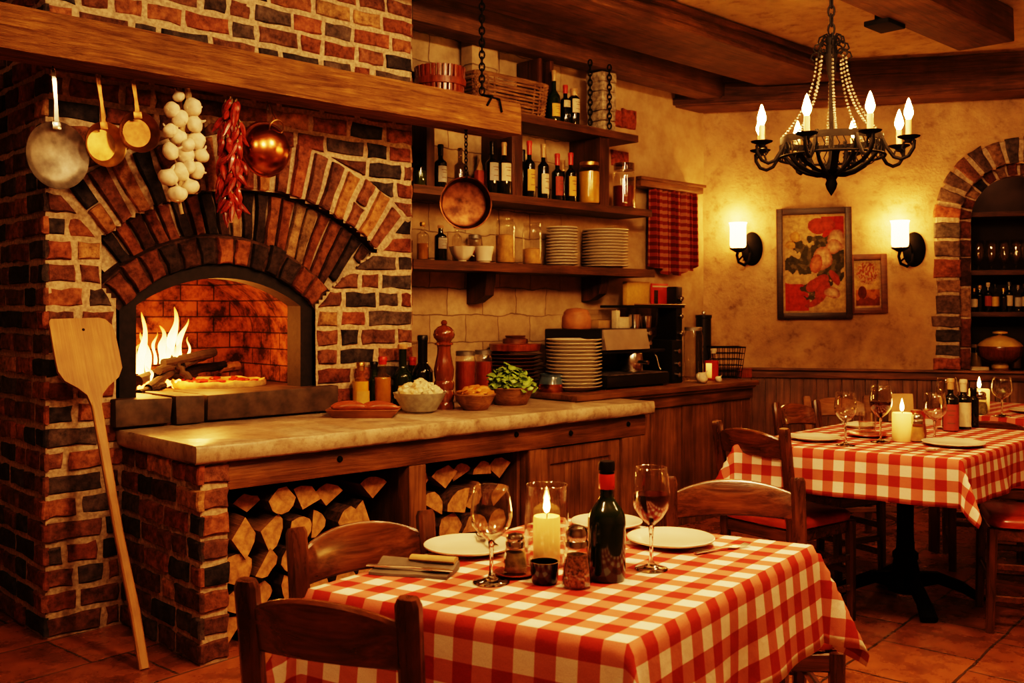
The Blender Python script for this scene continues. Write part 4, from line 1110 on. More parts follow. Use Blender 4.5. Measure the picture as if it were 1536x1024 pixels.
basket('long rectangular wicker basket on the top shelf', W((a[0]+b[0])/2+.02, -.13, Z0), (b[0]-a[0])*.95, .2, .20, ANG)
jar('preserve_jar', 'small red jar standing behind the wicker basket', ws(795,-.262,Z0), .34, .03, ('sauce',.9), 'red_foil', lidh=.03)
bottle('green_bottle', 'green glass bottle with pale label beside the wicker basket', 'bottle', ws(831,-.06,Z0), .31, .038, 'green_bottle', .013, .45, 'tan_foil', 'label_yellow', (.1,.35), round_=.2, rot=FR)
bottle('wine_bottle', 'dark bottle with pale shoulder label behind the green bottle', 'bottle', ws(848,-.10,Z0), .25, .034, 'black_bottle', .013, .6, 'red_foil', 'label_cream', (.45,.62), rot=FR)
bottle('wine_bottle', 'squat dark bottle with tall cream label at the end of the top shelf group', 'bottle', ws(861,-.07,Z0), .23, .036, 'black_bottle', .02, .72, 'tan_foil', 'label_cream', (.35,.72), rot=FR)
# ---- middle shelf
SB = [  # u, q, h, r, glass, cap, label, labz, text
 (661,-.10,.245,.036,'black_bottle','black_foil','label_grey',(.16,.52),'dark bottle with grey label, first on the middle shelf from the chimney'),
 (690,-.13,.25,.034,'glass_smoke',None,None,None,'empty clear bottle behind the pan chain on the middle shelf'),
 (738,-.08,.30,.040,'black_bottle','black_foil','label_grey',(.26,.60),'black bottle with narrow silver label beside the copper pan chain'),
 (756,-.05,.30,.044,'black_bottle','tan_foil','label_cream',(.26,.60),'stout black bottle with large cream label and tan capsule'),
 (784,-.12,.29,.034,'black_bottle','black_foil',None,None,'plain unlabelled dark bottle beside the shelf upright'),
 (794,-.06,.335,.036,'black_bottle','red_foil','label_yellow',(.12,.50),'tall bottle with red capsule and yellow label next to the upright'),
 (815,-.06,.33,.036,'black_bottle','tan_foil','label_cream',(.10,.46),'tall bottle with pale pink capsule and off-white label'),
 (836,-.08,.29,.038,'black_bottle','red_foil','label_red',(.12,.52),'bottle with red capsule and red label'),
 (844,-.20,.28,.034,'black_bottle','tan_foil',None,None,'dark bottle with orange capsule tucked behind the red-labelled bottle'),
 (856,-.05,.30,.037,'black_bottle','red_foil','label_yellow',(.12,.52),'red-capped bottle with yellow label beside the yellow preserve jar')]
for u, q, h, r, gm_, cap, lab, lz, tx in SB:
    bottle('wine_bottle', tx, 'bottle', ws(u, q, Z1), h, r*.95, gm_, .0135, .58, cap, lab, lz or (.1,.5), None, 'bottles on the middle shelf', .76, FR)
p = ws(720,-.14,Z1); t = thing('packet', 'small red and tan packet between bottles on the middle shelf', 'packet', p, ANG)
mb = MB(); mb.box((0,0,.07),(.06,.04,.14),0,.004); mb.build('box', [M['label_red']], t)
mb = MB(); mb.prism([(-.03,.14),(.03,.14),(.004,.20),(-.004,.20)], -.004, .004, axis='y'); mb.build('pointed_top', [M['card']], t)
jar('preserve_jar', 'tall ribbed jar of yellow preserves on the middle shelf', ws(884,-.065,Z1), .255, .066, ('preserve',.80), 'brass', 'glass_amber', ribs=1)
jar('preserve_jar', 'large clip-top jar half full of dark red syrup at the shelf end', ws(936,-.075,Z1), .26, .075, ('broth',.56), 'glass_smoke', lidh=.045)
bottle('small_bottle', 'dim greenish bottle in the shelf corner beside the chimney', 'bottle', ws(630,-.13,Z1), .19, .035, 'glass_green', .014, .6, None, None, (.1,.5), ('oil_d',.5))
# ---- lowest shelf
bottle('oil_bottle', 'clear bottle with yellow cap next to the chimney on the lowest shelf', 'bottle', ws(634,-.10,Z2), .205, .034, 'glass', .013, .66, 'brass', None, (.1,.4), ('oil_d',.45), 'bottles on the lowest shelf', .9)
bottle('oil_bottle', 'dark bottle with white label and cork on the lowest shelf', 'bottle', ws(661,-.10,Z2), .195, .034, 'black_bottle', .014, .68, 'cork', 'label_grey', (.35,.66), None, 'bottles on the lowest shelf', .93, FR)
bottle('oil_bottle', 'slim clear bottle behind the white bowl under the copper pan', 'bottle', ws(685,-.16,Z2), .21, .028, 'glass', .013, .66, 'cork', None, (.1,.4), ('oil',.3), 'bottles on the lowest shelf', .93)
jar('storage_jar', 'small dim jar at the back of the lowest shelf behind the two bowls', ws(712,-.22,Z2), .16, .04, ('sauce',.5), 'steel_old')
def bowl(name, label, loc, r, h, mat, cat='bowl', foot=.45, group=None, wavy=0):
    t = thing(name, label, cat, loc, 0, group); mb = MB(); n = 48
    pr = [(r*foot,0),(r*foot,.006),(r*(foot+.14),h*.12),(r*.80,h*.46),(r*.94,h*.8),(r,h),(r*.97,h*1.005),(r*.90,h*.8),(r*.75,h*.46),(r*.5,h*.17),(0,h*.14)]
    rows = [[(x*(1+(wavy*math.sin(8*2*PI*i/n)*z/h))*math.cos(2*PI*i/n), x*(1+(wavy*math.sin(8*2*PI*i/n)*z/h))*math.sin(2*PI*i/n), z+wavy*.5*r*math.sin(8*2*PI*i/n)*(z > h*.7)) if x else (0,0,z) for i in range(n)] for x, z in pr[:-1]]
    mb.sheet(rows, cu=True); mb.lathe([(r*foot,.0),(0,.002)], n); mb.lathe([(r*.5,h*.17),(0,h*.14)], n); mb.build('bowl', [mat], t); return t
bowl('footed_bowl', 'small cream footed bowl with scalloped rim on the lowest shelf', ws(693,-.035,Z2), .072, .082, M['ceramic'], wavy=.03, foot=.34)
t = bowl('handled_cup', 'wide cream cup with small handle beside the footed bowl', ws(726,-.06,Z2), .058, .092, M['ceramic'], 'cup', .62)
mb = MB(); mb.tube([(-.052+.0,-.02,.075),(-.072,-.024,.07),(-.076,-.024,.05),(-.055,-.02,.035)], .004, 6); mb.build('handle', [M['ceramic']], t)
jar('storage_jar', 'tall glass jar two thirds full of dry pasta on the lowest shelf', ws(758,-.07,Z2), .262, .058, ('pasta',.62,1))
jar('storage_jar', 'glass jar with a little dry pasta between pasta jar and plates', ws(798,-.09,Z2), .24, .058, ('pasta',.40,1), 'glass')
def plate_mb(r, h=.018, lip=.0):
    mb = MB(); mb.lathe([(0,.004),(r*.55,.004),(r*.62,.001),(r*.66,.001),(r*.70,.005),(r*.90,h*.70),(r*.99,h-.003),(r*1.003,h-.001),(r*1.003,h+.001),(r*.985,h+.002),(r*.70,.010),(r*.6,.007),(0,.007)], 44); return mb
def stack(n, dz, r, mat, loc, tx, group, name='dinner_plate', h=.018):
    o = None
    for k in range(n):
        lab = tx % ORD[n-1-k] if n-1-k < len(ORD) else tx % 'lowest'
        if k == 0: lab = tx % 'lowest'
        if o is None: o = plate_mb(r, h).build(name, [mat]); c = o; tag(o, lab, 'plate', group)
        else: c = o.copy(); COL.objects.link(c); c['label'] = lab
        c.location = Vector(loc)+Vector((R.uniform(-.0025,.0025), R.uniform(-.0025,.0025), dz*k)); c.rotation_euler = (0,0,R.uniform(0,6))
stack(13, .0188, .098, M['ceramic'], ws(843,-.13,Z2), 'cream side plate, %s of the narrow stack on the lowest shelf', 'small plates on the lowest shelf')
stack(13, .0195, .150, M['ceramic'], ws(908,-.148,Z2), 'cream dinner plate, %s of the wide stack on the lowest shelf', 'large plates on the lowest shelf')
# ---- counter
ZC = .8145
def cz(u, v, z=ZC): p = on_z(u, v, z); return p
def sq(u, v, z=ZC):
    p = on_z(u, v, z); return p
t = thing('wooden_tray', 'shallow squared wooden tray of sausages at the counter edge', 'tray', on_z(544,626,ZC)+Vector((.0,.05,0)), ANG-.75)
mb = MB(); lx, ly = .33, .20
def rr_(sx, sy, z): return [(sx*x, sy*y, z) for x, y in ((-.5,-.42),(-.42,-.5),(.42,-.5),(.5,-.42),(.5,.42),(.42,.5),(-.42,.5),(-.5,.42))]
rws = [rr_(lx*.82,ly*.8,0), rr_(lx*.84,ly*.82,.004), rr_(lx*1.02,ly*1.02,.036), rr_(lx,ly,.040), rr_(lx*.96,ly*.94,.038), rr_(lx*.82,ly*.78,.010)]
g_ = mb.sheet(rws, cu=True); mb.f(g_[0]); mb.f(g_[-1]); mb.build('tray', [M['tray']], t)
tl = t.location.copy(); ta = ANG-.75
for k, (x, y, a, lab) in enumerate(((-.08,.035,.2,'brown sausage at the back of the wooden tray'),(-.06,-.025,.12,'brown sausage at the left front of the wooden tray'),(.06,.03,-.12,'plump brown sausage at the right of the wooden tray'),(.085,-.035,.08,'small reddish sausage at the right front of the wooden tray'))):
    mb = MB(); L_ = .08; mb.tube([(-L_+2*L_*i/9, .012*math.sin(PI*i/9), .006*math.sin(PI*i/9)) for i in range(10)], [.005,.014,.018,.020,.021,.021,.020,.018,.013,.005], 12)
    o = mb.build('sausage', [M['sausage']]); tag(o, lab, 'sausage', 'sausages in the tray')
    d = Vector((x*math.cos(ta)-y*math.sin(ta), x*math.sin(ta)+y*math.cos(ta), .043)); o.location = tl+d; o.rotation_euler = (0,0,ta+a)
p = on_z(628,620,ZC)+Vector((0,.05,0)); bowl('serving_bowl', 'grey stoneware bowl heaped with white florets on the counter', p, .128, .098, M['ceramic_grey'], wavy=.012, foot=.5)
mb = MB()
for k in range(95):
    a, rr = R.uniform(0,6.3), math.sqrt(R.random())*.105; mb.blob((rr*math.cos(a), rr*math.sin(a), .088+.062*(1-(rr/.105)**2)+R.uniform(-.012,.006)), R.uniform(.012,.02), 2, .55, (1,1,.8), freq=5)
mb.lathe([(.112,.075),(.09,.095),(.05,.125),(0,.135)], 20); tag(mb.build('white_florets', [M['floret']], loc=p), 'heap of white florets in the grey bowl', 'vegetables', None, 'stuff')
def cane_bowl(label, p, r, h, foot=.55):
    t = thing('cane_bowl', label, 'bowl', p); mb = MB(); n = 72
    pr = [(foot,0),(foot+.06,.01),(.80,.42),(.93,.8),(1.0,.98),(1.01,1.02),(.96,1.0),(.88,.78),(.74,.42),(foot-.04,.1)]
    mb.sheet([[(r*x*(1+.012*(i % 2))*math.cos(2*PI*i/n), r*x*(1+.012*(i % 2))*math.sin(2*PI*i/n), h*z) for i in range(n)] for x, z in pr], cu=True)
    mb.lathe([(r*foot,0.001),(0,.001)], 24); mb.lathe([(r*(foot-.04),h*.1),(0,h*.1)], 24); mb.build('bowl', [M['basketry']], t, 0)
    mb = MB(); mb.tube([(r*1.0*math.cos(2*PI*i/60), r*1.0*math.sin(2*PI*i/60), h) for i in range(60)], .005, 6, closed=True); mb.build('rim', [M['basketry']], t)
p = on_z(712,616,ZC)+Vector((0,.05,0)); cane_bowl('small ribbed cane bowl of orange slices on the counter', p, .102, .078, .5)
mb = MB()
for k in range(30):
    a, rr = R.uniform(0,6.3), math.sqrt(R.random())*.078; mb.blob((rr*math.cos(a), rr*math.sin(a), .072+.035*(1-(rr/.08)**2)+R.uniform(-.008,.008)), R.uniform(.014,.024), 2, .3, (1.4,1,.55), rot=Matrix.Rotation(R.uniform(0,6),3,'Z')@Matrix.Rotation(R.uniform(-.6,.6),3,'X'))
tag(mb.build('orange_slices', [M['orange_food']], loc=p), 'pile of orange slices in the small cane bowl', 'food', None, 'stuff')
p = on_z(766,608,ZC)+Vector((.0,.06,0)); cane_bowl('deep cane bowl of green leaves on the counter', p, .125, .09, .6)
mb = MB()
for k in range(150):
    a, rr = R.uniform(0,6.3), math.sqrt(R.random())*.13; zz = .09+.105*(1-(rr/.135)**2)+R.uniform(-.03,.012)
    L_, wd = R.uniform(.03,.055), R.uniform(.016,.028); rot = Matrix.Rotation(R.uniform(0,6.3),3,'Z')@Matrix.Rotation(R.uniform(-.9,.5),3,'X')@Matrix.Rotation(R.uniform(-.5,.5),3,'Y'); rows = []
    for i in range(6):
        x = i/5; w = wd*math.sin(PI*(.12+.83*x))**.8; rows.append([Vector((rr*math.cos(a), rr*math.sin(a), zz))+rot@Vector((j*w*.5, L_*(x-.3), .012*math.sin(PI*x)-.25*abs(j)*w*.4+.003*math.sin(9*x+j))) for j in (-2,-1,0,1,2)])
    mb.sheet(rows)
mb.blob((0,0,.11), .1, 3, .25, (1,1,.55)); tag(mb.build('green_leaves', [M['leaf']], loc=p), 'heap of green salad leaves in the deep cane bowl', 'vegetables', None, 'stuff')
CB = [((541,606),.145,.040,'glass_amber','oil','brass','square golden oil bottle nearest the oven mouth',.62),((573,604),.165,.043,'glass_amber','oil_d','red_foil','brown oil bottle with red stopper beside the golden oil',.62)]
bottle('oil_bottle', CB[0][6], 'bottle', ws(541,.065,ZC), .235, .043, M['glass_amber'], .017, .60, 'brass', 'label_yellow', (.1,.42), ('oil',.62), 'oil bottles on the counter', .84, FR, ink=False)
bottle('oil_bottle', CB[1][6], 'bottle', ws(574,.075,ZC), .26, .046, M['glass_amber'], .018, .58, 'red_foil', None, (.1,.4), ('oil_d',.62), 'oil bottles on the counter', .86)
bottle('oil_bottle', 'green bottle with yellow label and cork behind the grey bowl', 'bottle', ws(604,.09,ZC), .32, .052, 'green_bottle', .020, .46, 'cork', 'label_yellow', (.12,.36), None, 'oil bottles on the counter', .93, FR, .2)
bottle('oil_bottle', 'tall black bottle with tan stopper left of the pepper mill', 'bottle', ws(634,.13,ZC), .365, .053, 'black_bottle', .022, .45, 'black_foil', None, (.1,.4), None, 'oil bottles on the counter', .6, FR, .2)
bottle('oil_bottle', 'short dark green bottle half hidden behind the red-stoppered oil', 'bottle', ws(561,.04,ZC), .235, .030, 'green_bottle', .016, .6, 'black_foil', None, (.1,.4), None, 'oil bottles on the counter', .86)
bottle('oil_bottle', 'short bottle with red cap half hidden behind the green bottle', 'bottle', ws(619,.03,ZC), .25, .030, 'green_bottle', .016, .6, 'red_foil', None, (.1,.4), None, 'oil bottles on the counter', .84)
t = thing('glass_pitcher', 'tall clear glass standing behind the black bottle by the chimney edge', 'glass', ws(627,-.05,ZC))
mb = MB(); mb.lathe([(0,.004),(.034,.003),(.036,.01),(.046,.30),(.048,.33),(.045,.33),(.034,.012),(0,.01)], 28); mb.build('vessel', [M['glass']], t)
t = thing('pepper_mill', 'tall turned reddish wooden pepper mill on the counter', 'pepper mill', on_z(666,613,ZC))
t.scale = (.92,.92,1.06); mb = MB(); mb.lathe([(0,0),(.056,0),(.058,.012),(.055,.03),(.050,.035),(.055,.05),(.057,.075),(.052,.085),(.050,.09),(.055,.10),(.055,.125),(.048,.135),(.054,.16),(.055,.19),(.045,.23),(.038,.26),(.036,.285),(.039,.30)], 36); mb.build('body', [M['mill']], t)
mb = MB(); mb.lathe([(.037,.30),(.05,.303),(.05,.312),(.038,.318),(.044,.326),(.056,.338),(.060,.352),(.054,.372),(.036,.388),(.016,.394),(.012,.398)], 36); mb.build('cap', [M['mill']], t)
mb = MB(); mb.lathe([(.010,.396),(.017,.402),(.017,.412),(.008,.42),(0,.421)], 20); mb.build('knob', [M['mill']], t)
jar('preserve_jar', 'lidded jar of red sauce right of the pepper mill', on_z(698,604,ZC), .265, .057, ('sauce',.84), 'steel_old', lidh=.022)
jar('preserve_jar', 'second jar of red sauce standing half behind the first', on_z(719,598,ZC)+Vector((.02,.03,0)), .26, .052, ('sauce',.8), 'steel_old', lidh=.022)
stack(11, .0215, .165, M['brown_plate'], ws(773,-.125,ZC), 'brown stoneware plate, %s of the dark stack on the counter', 'brown plates on the counter', 'stoneware_plate', .024)
p = ws(773,-.125,ZC)+Vector((0,0,.044))
t = thing('lidded_dish', 'flat dark brown lidded dish on top of the brown plates', 'dish', p+Vector((0,0,.196))); mb = MB(); mb.lathe([(0,.012),(.13,.012),(.15,.018),(.155,.055),(.15,.058),(0,.06)], 36); mb.build('dish', [M['lacquer']], t)
mb = MB(); mb.lathe([(0,.058),(.075,.058),(.075,.085),(.06,.09),(.055,.092),(.062,.105),(0,.107)], 32); mb.build('lid', [M['frame_brown']], t)
t = thing('glass_bowl', 'round amber bowl with blue glazed rim beside the white plates', 'bowl', on_z(822,597,ZC)+Vector((.02,.03,0))); r = .078
mb = MB(); mb.lathe([(0,0),(r*.5,.002),(r*.85,.022),(r,.055),(r*.97,.08)], 36, 0); mb.build('lower_bowl', [M['copper']], t)
mb = MB(); mb.lathe([(r*.97,.08),(r*.88,.105),(r*.80,.12),(r*.86,.135),(r*.83,.135),(r*.76,.12),(r*.84,.1),(r*.9,.08)], 36); mb.build('blue_rim', [M['blueware']], t)
t = thing('small_dish', 'little clear glass dish between green leaves and amber bowl', 'dish', on_z(802,597,ZC)); mb = MB(); mb.lathe([(0,.003),(.03,.002),(.045,.03),(.05,.05),(.046,.05),(.03,.008),(0,.006)], 24); mb.build('dish', [M['glass']], t)
ZB = .8495
stack(14, .0205, .162, M['ceramic'], on_z(861,585,ZB), 'thick white plate, %s of the tall stack beside the coffee machine', 'white plates on the back counter', 'dinner_plate', .028)
# ================================================================== coffee corner
def wbox(mb, u0, v0, u1, v1, q, depth, bev=.006):
    """box whose room-side face fills the pixel rectangle on plane q"""
    a, b = on_q(u0, v1, q), on_q(u1, v0, q); um = (u0+u1)/2; c, d = on_q(um, v1, q), on_q(um, v0, q)
    mb.span((a[0], -q, c[2]), (b[0], -q+depth, d[2]), 0, bev)
em = wthing('espresso_machine', 'black and chrome espresso machine on the back counter', 'coffee machine')
a, b = on_q(915,580,.38), on_q(1008,580,.38); s0, s1 = a[0], b[0]; zb = ZB
mb = MB(); mb.span((s0,-.36,zb+0.0114),(s1,.02,zb+0.0808),0,.008); mb.build('base', [M['plastic']], em)
mb = MB(); mb.span((s0-.01,-.05,zb+0.0760),(s1-.02,.05,zb+0.2262),0,.006); mb.build('rear_column', [M['plastic']], em)
mb = MB(); mb.span((s0+.0,-.31,zb+0.2218),(s1-.10,.15,zb+0.3480),0,.012); mb.build('upper_body', [M['plastic']], em)
mb = MB(); mb.prism([(-.345,zb+0.2279),(-.31,zb+0.2245),(-.31,zb+0.3463),(-.318,zb+0.3463)], s0+.01, s1-.17, axis='x'); mb.build('front_panel', [M['steel_panel']], em)
mb = MB(); mb.span((s0+.0,-.33,zb+0.2044),(s1+.0,.0,zb+0.2227),0,.005); mb.build('shelf_plate', [M['plastic']], em)
sm = (s0+s1)/2
mb = MB(); mb.lathe([(0,zb+0.1479),(.034,zb+0.1479),(.04,zb+0.1610),(.04,zb+0.2088),(0,zb+0.2088)], 24, c=(sm+.02,-.22,0)); mb.build('group_head', [M['plastic']], em)
mb = MB(); mb.lathe([(0,zb+0.1305),(.03,zb+0.1305),(.034,zb+0.1522),(0,zb+0.1531)], 24, c=(sm+.02,-.22,0)); mb.tube([(sm+.02,-.25,zb+0.1436),(sm+.03,-.33,zb+0.1522),(sm+.035,-.40,zb+0.1479)], [.008,.011,.013], 10); mb.build('portafilter', [M['steel']], em)
mb = MB(); mb.tube([(s1-.06,-.28,zb+0.2044),(s1-.05,-.30,zb+0.1740),(s1-.04,-.31,zb+0.1131),(s1-.035,-.32,zb+0.0950)], .005, 8); mb.build('steam_wand', [M['steel']], em)
mb = MB(); mb.span((s0+.01,-.365,zb+0.0789),(s1-.02,-.10,zb+0.0855),0,.002)
for k in range(9): mb.span((s0+.03+.03*k,-.36,zb+0.0855),(s0+.035+.03*k,-.11,zb+0.0893))
mb.build('drip_grille', [M['steel_old']], em)
for k in range(4):
    mb = MB(); mb.lathe([(0,0),(.014,0),(.012,.012),(0,.012)], 12, c=(s0+.03+(s1-s0-.06)*(k % 2),-.32 if k < 2 else -.04,zb)); mb.build('foot', [M['plastic']], em)
for k in range(2):
    mb = MB(); mb.M = Matrix.Translation((s1-.15+.0*k,-.31,zb+0.2610+.06*k)) @ ROTX; mb.lathe([(.016,0),(.016,.02),(.012,.026),(0,.026)], 16); mb.build('knob', [M['steel']], em)
t = thing('milk_pitcher', 'shiny steel milk pitcher standing on the machine grille', 'pitcher', W(sm+.04,.27,zb+.0895), ANG); t.scale = (1.25,1.25,1.2)
mb = MB(); mb.lathe([(0,.002),(.05,.0),(.053,.006),(.052,.09),(.05,.094),(.048,.094),(.048,.008),(0,.006)], 32); mb.build('body', [M['steel']], t)
mb = MB(); mb.tube([(.05,0,.085),(.075,0,.08),(.08,0,.05),(.07,0,.02),(.052,0,.016)], .005, 8); mb.build('handle', [M['steel']], t)
zt = zb+0.3480
t = thing('wooden_pot', 'small lidded pale wooden pot on top of the coffee machine', 'pot', W(on_q(872,490,.06)[0],.02,zt), ANG); 
mb = MB(); mb.lathe([(0,0),(.085,0),(.09,.01),(.088,.07),(.08,.085)], 32); mb.build('body', [M['terracotta_pot']], t); mb = MB(); mb.lathe([(.08,.083),(.078,.10),(.06,.118),(.02,.125),(0,.126)], 32); mb.build('lid', [M['terracotta_pot']], t)
sx = on_q(905,490,.05)[0]
for k, (w, h, c_, lab) in enumerate(((.22,.05,'card','flat tan carton beneath the clear boxes on the coffee machine'),(.20,.035,'glass','lower clear plastic box on the coffee machine'),(.18,.03,'glass','upper clear plastic box on the coffee machine'))):
    mb = MB(); z_ = zt+[0,.0505,.086][k]; mb.span((sx-.02,-.03,z_+.0005),(sx-.02+w,.10,z_+h),0,.004); wbuild(mb, 'storage_box', [M[c_]], lab, 'box')
t = thing('paper_stack', 'small stack of cream cards leaning in front of the clear boxes', 'cards', W(sx+.13,.10,zt), ANG); mb = MB(); mb.box((0,0,.035),(.13,.05,.07),0,.003); mb.build('cards', [M['label_cream']], t); mb = MB(); mb.box((-.07,-.0,.055),(.035,.04,.11),0,.003); mb.build('upright_slip', [M['label_cream']], t)
# grinder behind
gr = wthing('coffee_grinder', 'black coffee grinder with smoky bean hopper behind the espresso machine', 'grinder')
a, b = on_q(952,500,-.02), on_q(1014,500,-.02); s0, s1 = a[0], b[0]; sm = (s0+s1)/2
mb = MB(); mb.span((s0+.02,-.0,zb),(s1,.26,zb+.25),0,.012); mb.build('base', [M['plastic']], gr)
mb = MB(); mb.lathe([(.07,zb+.25),(.10,zb+.30),(.115,zb+.42),(.115,zb+.475)], 28, c=(sm-.02,.12,0)); mb.build('hopper', [M['glass_smoke']], gr)
mb = MB(); mb.lathe([(0,zb+.255),(.068,zb+.255),(.095,zb+.29),(.098,zb+.34),(0,zb+.35)], 24, c=(sm-.02,.12,0)); mb.build('beans', [M['bark']], gr)
zl = zb+.475
mb = MB(); mb.span((s0-.08,-.04,zl),(s1+.02,.25,zl+.018),0,.004); mb.build('lid_tray', [M['plastic']], gr)
mb = MB(); mb.tube([(s0-.08,-.045,zl+.022),(s1+.02,-.045,zl+.022)], .005, 8); mb.build('tray_rail', [M['steel']], gr)
mb = MB(); mb.span((s1-.05,-.02,zb+.25),(s1+.02,.20,zb+.62),0,.01); mb.build('motor_tower', [M['plastic']], gr)
for k in range(3):
    mb = MB(); mb.M = Matrix.Translation((s1-.015,-.02,zb+.30+.12*k)) @ ROTX; mb.lathe([(.02,0),(.02,.02),(.014,.028),(0,.028)], 16); mb.build('knob', [M['steel']], gr)
a, b = on_q(941,440,-.10), on_q(972,440,-.10); ta_, tb_ = on_q(974,440,-.06), on_q(998,440,-.06)
mb = MB(); mb.span((a[0],.10,zl+.0185),(b[0],.14,zl+.175),0,.004); mb.span((b[0],.10,zl+.0185),(b[0]+.03,.14,zl+.175),0,.004); wbuild(mb, 'tin_box', [M['label_yellow']], 'yellowish tin box on the grinder tray under the lowest shelf', 'box')
t = wthing('red_card', 'small red and white card standing beside the yellow tin', 'card'); mb = MB(); mb.span((ta_[0]+.03,.06,zl+.0185),(tb_[0]+.03,.075,zl+.165),0,.002); mb.build('board', [M['red_foil']], t)
mb = MB(); mb.span((ta_[0]+.05,.057,zl+.03),(ta_[0]+.09,.0595,zl+.12)); mb.build('dark_patch', [M['frame_dark']], t); mb = MB(); mb.span((ta_[0]+.03,.057,zl+.14),(tb_[0]+.03,.0595,zl+.15)); mb.build('pale_stripe', [M['label_cream']], t)
for u, q, r, h, lab in ((958,.15,.038,.085,'dented steel cup on top of the espresso machine, nearer the front'),(975,.12,.036,.075,'second steel cup on the espresso machine beside the first')):
    s = on_q(u, 500, q)[0]; mb = MB(); mb.lathe([(0,.002),(r*.8,.0),(r*.85,.01),(r,h*.9),(r*1.03,h),(r*.97,h),(r*.8,.012),(0,.01)], 24); o = mb.build('steel_cup', [M['steel']], None, loc=W(s-.04, q, zt+.0005)); tag(o, lab, 'cup', 'steel cups on the coffee machine')
# second small machine
t = wthing('knock_box', 'black box with small chrome knobs right of the espresso machine', 'box'); a, b = on_q(1012,570,.30), on_q(1028,570,.30)
mb = MB(); mb.span((a[0],-.28,zb+.001),(b[0],.0,zb+.27),0,.008); mb.build('body', [M['plastic']], t)
for k, z in enumerate((.05,.12,.20)):
    mb = MB(); mb.M = Matrix.Translation(((a[0]+b[0])/2,-.28,zb+z)) @ ROTX; mb.lathe([(.016,0),(.016,.018),(0,.022)], 14); mb.build('knob', [M['steel']], t)
p = on_z(1040,572,ZB); jar('glass_canister', 'tall clear glass canister on the back counter', p, .34, .062, None, 'steel_old', 'glass')
t = thing('black_canister', 'tall black canister behind the glass canister', 'canister', on_z(1047,560,ZB)+Vector((.05,.05,0))); mb = MB(); mb.lathe([(0,0),(.055,0),(.055,.40),(.06,.405),(.06,.425),(0,.43)], 28); mb.build('body', [M['plastic']], t)
mb = MB(); mb.lathe([(0,.43),(.014,.43),(.016,.445),(.01,.455),(0,.456)], 14); mb.build('knob', [M['steel']], t)
p = on_z(1067,569,ZB)
t = thing('candle_jar', 'small red glass candle jar burning on the back counter', 'candle', p); mb = MB(); mb.lathe([(0,.003),(.045,.002),(.047,.01),(.047,.125),(.044,.125),(.044,.012),(0,.01)], 28); mb.build('red_glass', [M['red_foil']], t)
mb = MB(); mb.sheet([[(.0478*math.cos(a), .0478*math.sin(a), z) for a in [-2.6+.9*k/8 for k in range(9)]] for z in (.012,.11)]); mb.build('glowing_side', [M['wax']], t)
bottle('sauce_bottle', 'small clear bottle with white cap behind the red candle jar', 'bottle', p+Vector((.03,.08,0)), .20, .03, 'glass', .016, .6, 'label_cream', None, (.1,.4), ('broth',.4), None, .85)
def garlic_thing(p, r, lab): 
    o = garlic_mesh(r).build('garlic_bulb', [M['garlic']]); o.location = p+Vector((0,0,r*.85)); o.rotation_euler = (.5,.4,1); tag(o, lab, 'garlic', 'garlic on the back counter')
garlic_thing(on_z(1053,574,ZB), .038, 'whole garlic bulb beside the red candle jar'); garlic_thing(on_z(1078,573,ZB), .022, 'small garlic clove piece right of the red candle jar')
p = on_z(1092,567,ZB)
t = thing('wire_basket', 'dark wire basket at the end of the back counter', 'basket', p+Vector((.0,.06,0)), .1)
mb = MB(); w, d, h = .20, .14, .205
for k in range(6):
    z = .004+h*k/5; f = .85+.25*k/5; mb.tube([(-w/2*f,-d/2*f,z),(w/2*f,-d/2*f,z),(w/2*f,d/2*f,z),(-w/2*f,d/2*f,z)], .0028 if k < 5 else .005, 5, closed=True)
for k in range(7):
    x = -w/2+w*k/6
    for sg in (-1, 1): mb.tube([(x*.85,sg*d/2*.85,.004),(x*1.1,sg*d/2*1.1,.004+h)], .0024, 5)
for k in range(4):
    y = -d/2+d*k/3
    for sg in (-1, 1): mb.tube([(sg*w/2*.85,y*.85,.004),(sg*w/2*1.1,y*1.1,.004+h)], .0024, 5)
mb.build('wires', [M['iron']], t)
p = on_z(1116,566,ZB); t = thing('small_crate', 'little reddish wooden box at the far end of the back counter', 'box', p, .2); mb = MB(); mb.box((0,0,.03),(.09,.06,.06),0,.005); mb.box((0,0,.061),(.095,.065,.008),0,.002); mb.build('box', [M['lacquer']], t)
